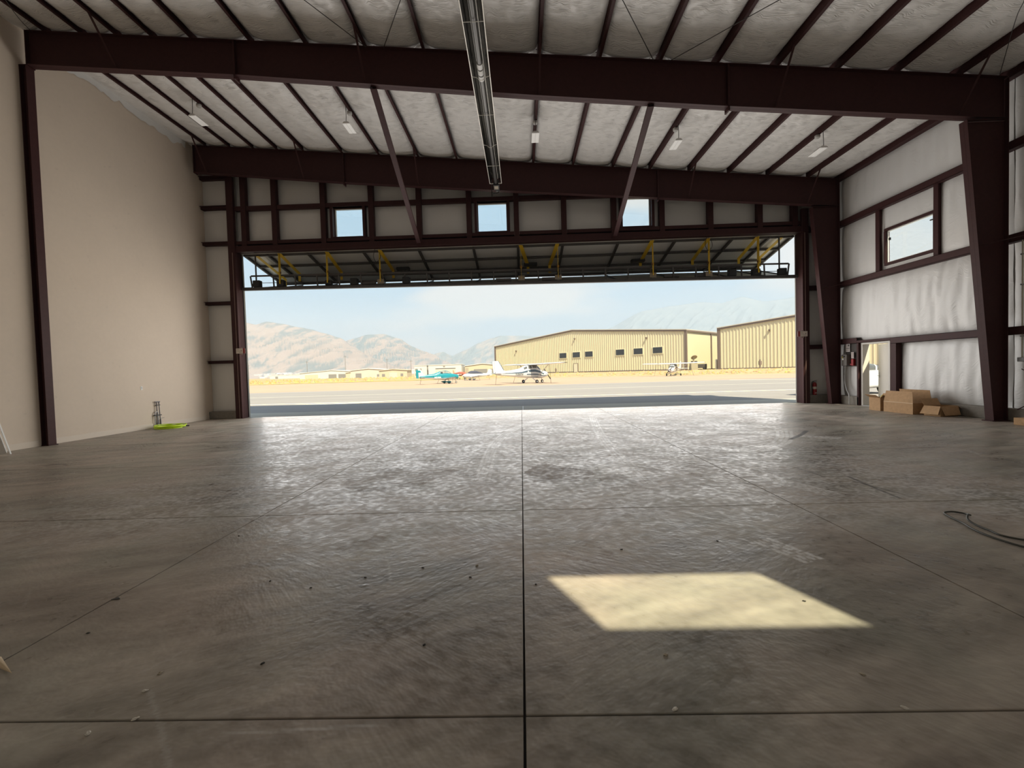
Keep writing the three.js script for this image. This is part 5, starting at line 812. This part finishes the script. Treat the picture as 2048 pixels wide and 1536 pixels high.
function highWing(label, pos, heading, reg, scale = 1, stripe = stripeB) {
  const g = thing('light_aircraft', label, 'airplane', pos, heading); g.scale.setScalar(scale);
  const S = [[2.25, 1.02, 0.30, 0.32, 2.2], [2.10, 1.02, 0.72, 0.66, 2.4], [1.6, 1.02, 0.98, 0.86, 2.6], [1.1, 1.06, 1.08, 1.02, 2.8], [0.75, 1.22, 1.12, 1.30, 3.0], [0.35, 1.40, 1.12, 1.62, 3.2], [-0.4, 1.42, 1.12, 1.62, 3.2], [-1.1, 1.38, 1.06, 1.46, 3.0], [-1.9, 1.26, 0.86, 1.06, 2.6], [-3.2, 1.24, 0.56, 0.74, 2.4], [-4.8, 1.24, 0.24, 0.44, 2.2], [-5.45, 1.26, 0.10, 0.30, 2.0]];
  const b = mesh('fuselage', loft(S, 24), planeW, g);
  for (const s of [0, Math.PI]) {
    const A = (a) => (s ? Math.PI - a : a);
    mesh('window', skin(S, 0.68, 0.30, A(0.30), A(0.95), 0.012, 8, s ? 0 : 0), planeGlass, b); mesh('window', skin(S, 0.22, -0.42, A(0.26), A(0.98), 0.012), planeGlass, b); mesh('window', skin(S, -0.52, -1.02, A(0.28), A(0.95), 0.012), planeGlass, b); mesh('window', skin(S, -1.18, -1.62, A(0.45), A(1.05), 0.012), planeGlass, b);
    mesh('stripe', skin(S, 1.9, -4.6, A(-0.02), A(0.13), 0.008), stripe, b); mesh('stripe', skin(S, 1.9, -1.3, A(-0.36), A(-0.20), 0.008), stripe, b);
  }
  mesh('windscreen', skin(S, 1.10, 0.76, Math.PI * 0.20, Math.PI * 0.80, 0.012, 12), planeGlass, b);
  for (const [z, ry] of [[0.46, 0], [-0.46, Math.PI]]) { const t = new THREE.PlaneGeometry(1.7, 0.36); t.rotateY(ry); t.translate(-2.35, 1.12, z * 1.0); mesh('registration', t, reg, b); }
  mesh('cowl_trim', skin(S, 2.24, 2.16, 0, Math.PI * 2, 0.01, 20), stripe, b);
  for (const s of [1, -1]) { const w = mesh('wing', merge(wing([0.72, 2.16, 0, 1.62, 0.17], [0.72, 2.20, s * 2.6, 1.62, 0.17]), wing([0.72, 2.20, s * 2.6, 1.62, 0.17], [0.50, 2.27, s * 5.5, 1.12, 0.10])), planeW, g); mesh('strut', bar([0.25, 0.72, s * 0.52], [0.20, 2.16, s * 2.65], 0.10, 0.04, [0, 0, 1]), std(0.5, 0.5, 0.48, 0.4), w); mesh('flap_line', bar([-0.62, 2.195, s * 0.6], [-0.60, 2.22, s * 3.0], 0.02, 0.03), std(0.4, 0.4, 0.38, 0.5), w); }
  const f = mesh('fin', prism([[-3.55, 1.42], [-4.35, 1.62], [-5.05, 2.68], [-5.62, 2.68], [-5.50, 1.40], [-5.3, 1.28]], -0.05, 0.05, 0.02), planeW, g); mesh('fin_stripe', bar([-4.30, 1.60, 0], [-5.03, 2.66, 0], 0.12, 0.03, [0, 0, 1]), stripe, f);
  mesh('rudder', prism([[-5.52, 1.36], [-5.64, 2.66], [-5.86, 2.62], [-5.72, 1.30]], -0.035, 0.035, 0.012), planeW, g);
  for (const s of [1, -1]) mesh('tailplane', wing([-4.72, 1.26, 0, 0.98, 0.07], [-4.95, 1.28, s * 1.72, 0.72, 0.05]), planeW, g);
  mesh('spinner', new THREE.ConeGeometry(0.16, 0.34, 16).rotateZ(-Math.PI / 2).translate(2.40, 1.02, 0), planeW, g);
  mesh('propeller', merge(bar([2.36, 1.02, 0], [2.38, 0.42, 0.55], 0.13, 0.03, [1, 0, 0]), bar([2.36, 1.02, 0], [2.38, 1.62, -0.55], 0.13, 0.03, [1, 0, 0])), M.dark, g);
  for (const s of [1, -1]) { const l = mesh('gear_leg', bar([-0.42, 0.62, s * 0.45], [-0.42, 0.24, s * 1.18], 0.05, 0.10), planeW, g); wheel(g, -0.42, 0.21, s * 1.26, 0.21, 0.16); }
  mesh('nose_leg', rod([1.42, 0.65, 0], [1.50, 0.22, 0], 0.035), M.zinc, g); wheel(g, 1.50, 0.19, 0, 0.19, 0.14);
  for (const [x, y, z] of [[0.1, 2.15, 2.9], [0.1, 2.15, -2.9], [-5.3, 1.12, 0]]) mesh('tie_down_rope', rod([x, y, z], [x - 0.35, 0.01, z + (z ? 0.6 * Math.sign(z) : 0.2)], 0.018, 5), M.dark, g);
  return g;
}
function lowWing(label, pos, heading, paint, belly, reg, cover, scale = 1) {
  const g = thing('light_aircraft', label, 'airplane', pos, heading); g.scale.setScalar(scale);
  const S = [[2.15, 0.98, 0.34, 0.36, 2.2], [2.0, 0.98, 0.74, 0.66, 2.3], [1.5, 1.0, 0.94, 0.82, 2.5], [0.9, 1.03, 1.02, 0.92, 2.6], [0.3, 1.05, 1.06, 1.0, 2.6], [-0.5, 1.06, 1.04, 1.0, 2.6], [-1.2, 1.08, 0.94, 0.94, 2.5], [-2.0, 1.08, 0.70, 0.74, 2.4], [-3.0, 1.06, 0.40, 0.54, 2.2], [-3.8, 1.04, 0.14, 0.40, 2.0]];
  const b = mesh('fuselage', loft(S, 24), paint, g);
  mesh('belly', skin(S, 2.05, -3.75, Math.PI + 0.35, 2 * Math.PI - 0.35, 0.010, 14), belly, b);
  if (reg) for (const [z, ry] of [[0.50, 0], [-0.50, Math.PI]]) { const t = new THREE.PlaneGeometry(1.45, 0.34); t.rotateY(ry); t.translate(-1.25, 0.96, z); mesh('registration', t, reg, b); }
  const C = [[1.02, 1.44, 0.50, 0.10, 2.0], [0.72, 1.52, 0.80, 0.44, 2.2], [0.30, 1.56, 0.90, 0.66, 2.2], [-0.30, 1.55, 0.90, 0.68, 2.2], [-0.80, 1.50, 0.84, 0.58, 2.2], [-1.35, 1.42, 0.70, 0.38, 2.2], [-1.95, 1.33, 0.40, 0.12, 2.0]];
  if (cover) mesh('canopy_cover', loft(C.map((s) => [s[0] * 1.15, s[1], s[2] * 1.2, s[3] * 1.25, 2.4]), 20), cover, b);
  else {
    mesh('canopy', loft(C.slice(0, 5), 20), phys(0.86, 0.90, 0.90, 0.04, { transmission: 1, thickness: 0 }), b);
    mesh('turtledeck', loft(C.slice(4), 20), paint, b);
    mesh('canopy_frame', merge(tube(Array.from({ length: 13 }, (_, i) => ringAt([0.22, 1.56, 0.91, 0.68, 2.2], Math.PI * i / 12)), 0.03, 6), tube([[1.0, 1.49, 0], [0.72, 1.74, 0], [0.3, 1.89, 0], [-0.3, 1.89, 0], [-0.8, 1.79, 0], [-1.3, 1.61, 0]], 0.025, 6)), paint, b);
    for (const z of [0.2, -0.2]) mesh('seat', merge(box(-0.55, -0.40, 1.25, 1.72, z - 0.16, z + 0.16, 0.04), box(-0.5, -0.1, 1.25, 1.35, z - 0.16, z + 0.16, 0.03)), M.dark, b);
  }
  for (const s of [1, -1]) mesh('wing', wing([0.95, 0.66, s * 0.3, 1.42, 0.15], [0.62, 0.92, s * 3.55, 1.10, 0.10]), belly, g);
  mesh('fin', prism([[-2.7, 1.25], [-3.25, 1.45], [-3.62, 2.18], [-4.02, 2.18], [-3.95, 1.1], [-3.7, 1.05]], -0.045, 0.045, 0.02), belly, g);
  mesh('rudder', prism([[-3.97, 0.86], [-4.04, 2.16], [-4.36, 2.10], [-4.34, 0.90]], -0.04, 0.04, 0.012), paint, g);
  mesh('fin_flash', prism([[-3.60, 1.72], [-3.72, 2.02], [-4.34, 2.02], [-4.34, 1.72]], -0.052, 0.052, 0.005), paint, g);
  for (const s of [1, -1]) mesh('tailplane', wing([-3.1, 1.02, 0, 0.80, 0.06], [-3.35, 1.04, s * 1.35, 0.56, 0.04]), belly, g);
  mesh('spinner', new THREE.ConeGeometry(0.18, 0.40, 16).rotateZ(-Math.PI / 2).translate(2.32, 0.98, 0), belly, g);
  mesh('propeller', merge(bar([2.24, 0.98, 0], [2.26, 1.40, 0.62], 0.12, 0.03, [1, 0, 0]), bar([2.24, 0.98, 0], [2.26, 0.56, -0.62], 0.12, 0.03, [1, 0, 0])), M.dark, g);
  const fair = (x, y, z, r, t) => mesh(t ? 'tailwheel_fairing' : 'wheel_fairing', loft([[x + 0.36, y + 0.02, 0.06, 0.1, 2], [x + 0.2, y + 0.04, 0.20, 0.30, 2.2], [x, y + 0.05, 0.22, 0.34, 2.2], [x - 0.25, y + 0.05, 0.15, 0.24, 2], [x - 0.55, y + 0.08, 0.03, 0.05, 2]].map((s) => s), 14).translate(0, 0, z), paint, g);
  for (const s of [1, -1]) { mesh('gear_leg', bar([0.35, 0.62, s * 0.5], [0.28, 0.24, s * 0.98], 0.05, 0.09), paint, g); wheel(g, 0.28, 0.17, s * 1.02, 0.17, 0.12); fair(0.28, 0.19, s * 1.02); }
  mesh('nose_leg', rod([1.55, 0.66, 0], [1.75, 0.22, 0], 0.03), M.zinc, g); wheel(g, 1.78, 0.15, 0, 0.15, 0.11);
  for (const [x, y, z] of [[0.2, 0.85, 2.9], [0.2, 0.85, -2.9], [-3.6, 0.85, 0]]) mesh('tie_down_rope', rod([x, y, z], [x - 0.25, 0.01, z + (z ? 0.4 * Math.sign(z) : 0.15)], 0.018, 5), M.dark, g);
  return g;
}
const yawOf = (hx, hz) => Math.atan2(-hz, hx);
const teal = phys(0.008, 0.21, 0.265, 0.28, { clearcoat: 0.5 });
highWing('white high-wing plane with blue stripes parked in front of the big cream hangar', [1.45, groundY(-58.6), -58.6], yawOf(0.78, -0.625), textOn('N885V', '#5f6468'), 1.10);
highWing('small white high-wing plane seen from the front at the right of the ramp', [27.6, groundY(-81), -81.4], yawOf(-0.55, 0.83), textOn('N', '#9a958c'), 1.0, std(0.30, 0.22, 0.18, 0.5));
lowWing('teal and white low-wing plane with clear canopy tied down on the ramp', [-12.4, groundY(-71), -71.2], yawOf(0.87, -0.49), teal, planeW, textOn('N510A', '#e6f4f2'), null, 1.08);
lowWing('far white low-wing plane with a dark canopy cover behind the teal one', [-10.6, groundY(-96), -96.5], yawOf(-0.86, 0.5), planeW, planeW, null, std(0.06, 0.065, 0.10, 0.8), 1.05);
{ const r = thing('light_aircraft', 'partly hidden red and white plane between the teal and covered planes', 'airplane', [-15.2, groundY(-112), -112], yawOf(0.7, 0.7)); mesh('fuselage', loft([[2, 1.3, 0.4, 0.5, 2], [1.2, 1.35, 1.0, 1.0, 2.4], [-0.6, 1.4, 1.0, 1.1, 2.4], [-3.4, 1.4, 0.2, 0.4, 2]], 18), std(0.45, 0.12, 0.07, 0.4), r); mesh('wing', wing([0.6, 1.2, -4.2, 1.3, 0.15], [0.6, 1.2, 4.2, 1.3, 0.15]), std(0.7, 0.66, 0.6, 0.4), r); mesh('fin', prism([[-2.7, 1.5], [-3.2, 2.4], [-3.7, 2.4], [-3.6, 1.4]], -0.05, 0.05), std(0.62, 0.45, 0.3, 0.5), r); for (const [x, z] of [[0.2, 0.8], [0.2, -0.8], [1.5, 0]]) wheel(r, x, 0.2, z, 0.2); for (const [x, z] of [[0.2, 0.8], [0.2, -0.8], [1.5, 0]]) mesh('gear_leg', rod([x, 0.2, z], [x, 1.1, z * 0.6], 0.03, 6), M.dark, r); }

// ---- white saloon outside the right jamb
{
  const c = thing('parked_car', 'white saloon car parked outside behind the right door jamb', 'car', [15.35, -0.012, -21.35], Math.PI + 0.30);
  const paint = phys(0.80, 0.80, 0.79, 0.22, { clearcoat: 1, clearcoatRoughness: 0.05 });
  // side profile from nose (x = +2.25) to tail, drawn as a loft of cross sections
  const S = [[2.12, 0.52, 1.30, 0.40, 3], [2.06, 0.56, 1.62, 0.56, 3.4], [1.9, 0.60, 1.76, 0.68, 4], [1.2, 0.66, 1.82, 0.80, 4.5], [0.4, 0.68, 1.84, 0.86, 5], [-0.8, 0.69, 1.84, 0.88, 5], [-1.7, 0.70, 1.80, 0.86, 4.5], [-2.15, 0.70, 1.66, 0.72, 4], [-2.30, 0.66, 1.40, 0.5, 3]];
  mesh('body', loft(S, 32, 3), paint, c);
  const G = [[1.05, 1.04, 1.50, 0.10, 3], [0.55, 1.14, 1.46, 0.36, 3], [0.05, 1.22, 1.36, 0.52, 3], [-0.6, 1.23, 1.34, 0.54, 3], [-1.2, 1.18, 1.36, 0.42, 3], [-1.75, 1.06, 1.42, 0.12, 3]];
  const cab = mesh('cabin_glass', loft(G, 28, 3), planeGlass, c);
  mesh('roof', skin(G, 0.12, -0.75, 0.62, Math.PI - 0.62, 0.012, 12), paint, cab);
  for (const s of [0, Math.PI]) for (const x of [0.35, -0.32, -1.0]) mesh('pillar', skin(G, x + 0.04, x - 0.05, s ? Math.PI - 0.95 : 0.95, s ? Math.PI + 0.2 : -0.2, 0.010, 8), paint, cab);
  for (const [x, z] of [[1.56, 0.80], [1.56, -0.80], [-1.38, 0.80], [-1.38, -0.80]]) {
    mesh('wheel_arch', rod([x, 0.36, z * 0.86], [x, 0.36, z * 1.145], 0.385, 24), M.black, c);
    const w = mesh('wheel', lathe([[0.20, -0.10], [0.29, -0.115], [0.325, -0.07], [0.33, 0], [0.325, 0.07], [0.29, 0.115], [0.20, 0.10]], 26).rotateX(Math.PI / 2).translate(x, 0.33, z * 1.06), M.rubber, c);
    mesh('rim', merge(...Array.from({ length: 10 }, (_, i) => bar([x, 0.33, z * 1.20], [x + 0.21 * Math.cos(i * 0.628), 0.33 + 0.21 * Math.sin(i * 0.628), z * 1.19], 0.035, 0.02, [0, 0, 1])), rod([x, 0.33, z * 1.17], [x, 0.33, z * 1.215], 0.05, 12)), M.aluminium, w);
  }
  for (const s of [1, -1]) { mesh('headlamp', loft([[2.10, 0.72, 0.16, 0.10, 2.2], [2.02, 0.74, 0.34, 0.16, 2.2], [1.9, 0.76, 0.12, 0.10, 2]], 14).translate(0, 0, s * 0.68), phys(0.5, 0.5, 0.5, 0.1), c); mesh('mirror', box(0.62, 0.82, 0.98, 1.10, s * 0.96 - 0.08, s * 0.96 + 0.08, 0.03), paint, c); mesh('tail_lamp', box(-2.26, -2.16, 0.74, 0.88, s * 0.62 - 0.14, s * 0.62 + 0.14, 0.02), M.red, c); }
  mesh('grille', box(2.04, 2.14, 0.36, 0.50, -0.55, 0.55, 0.03), M.black, c); mesh('bumper_intake', box(1.98, 2.10, 0.24, 0.33, -0.72, 0.72, 0.03), M.black, c);
}
renderer.render(scene, camera);
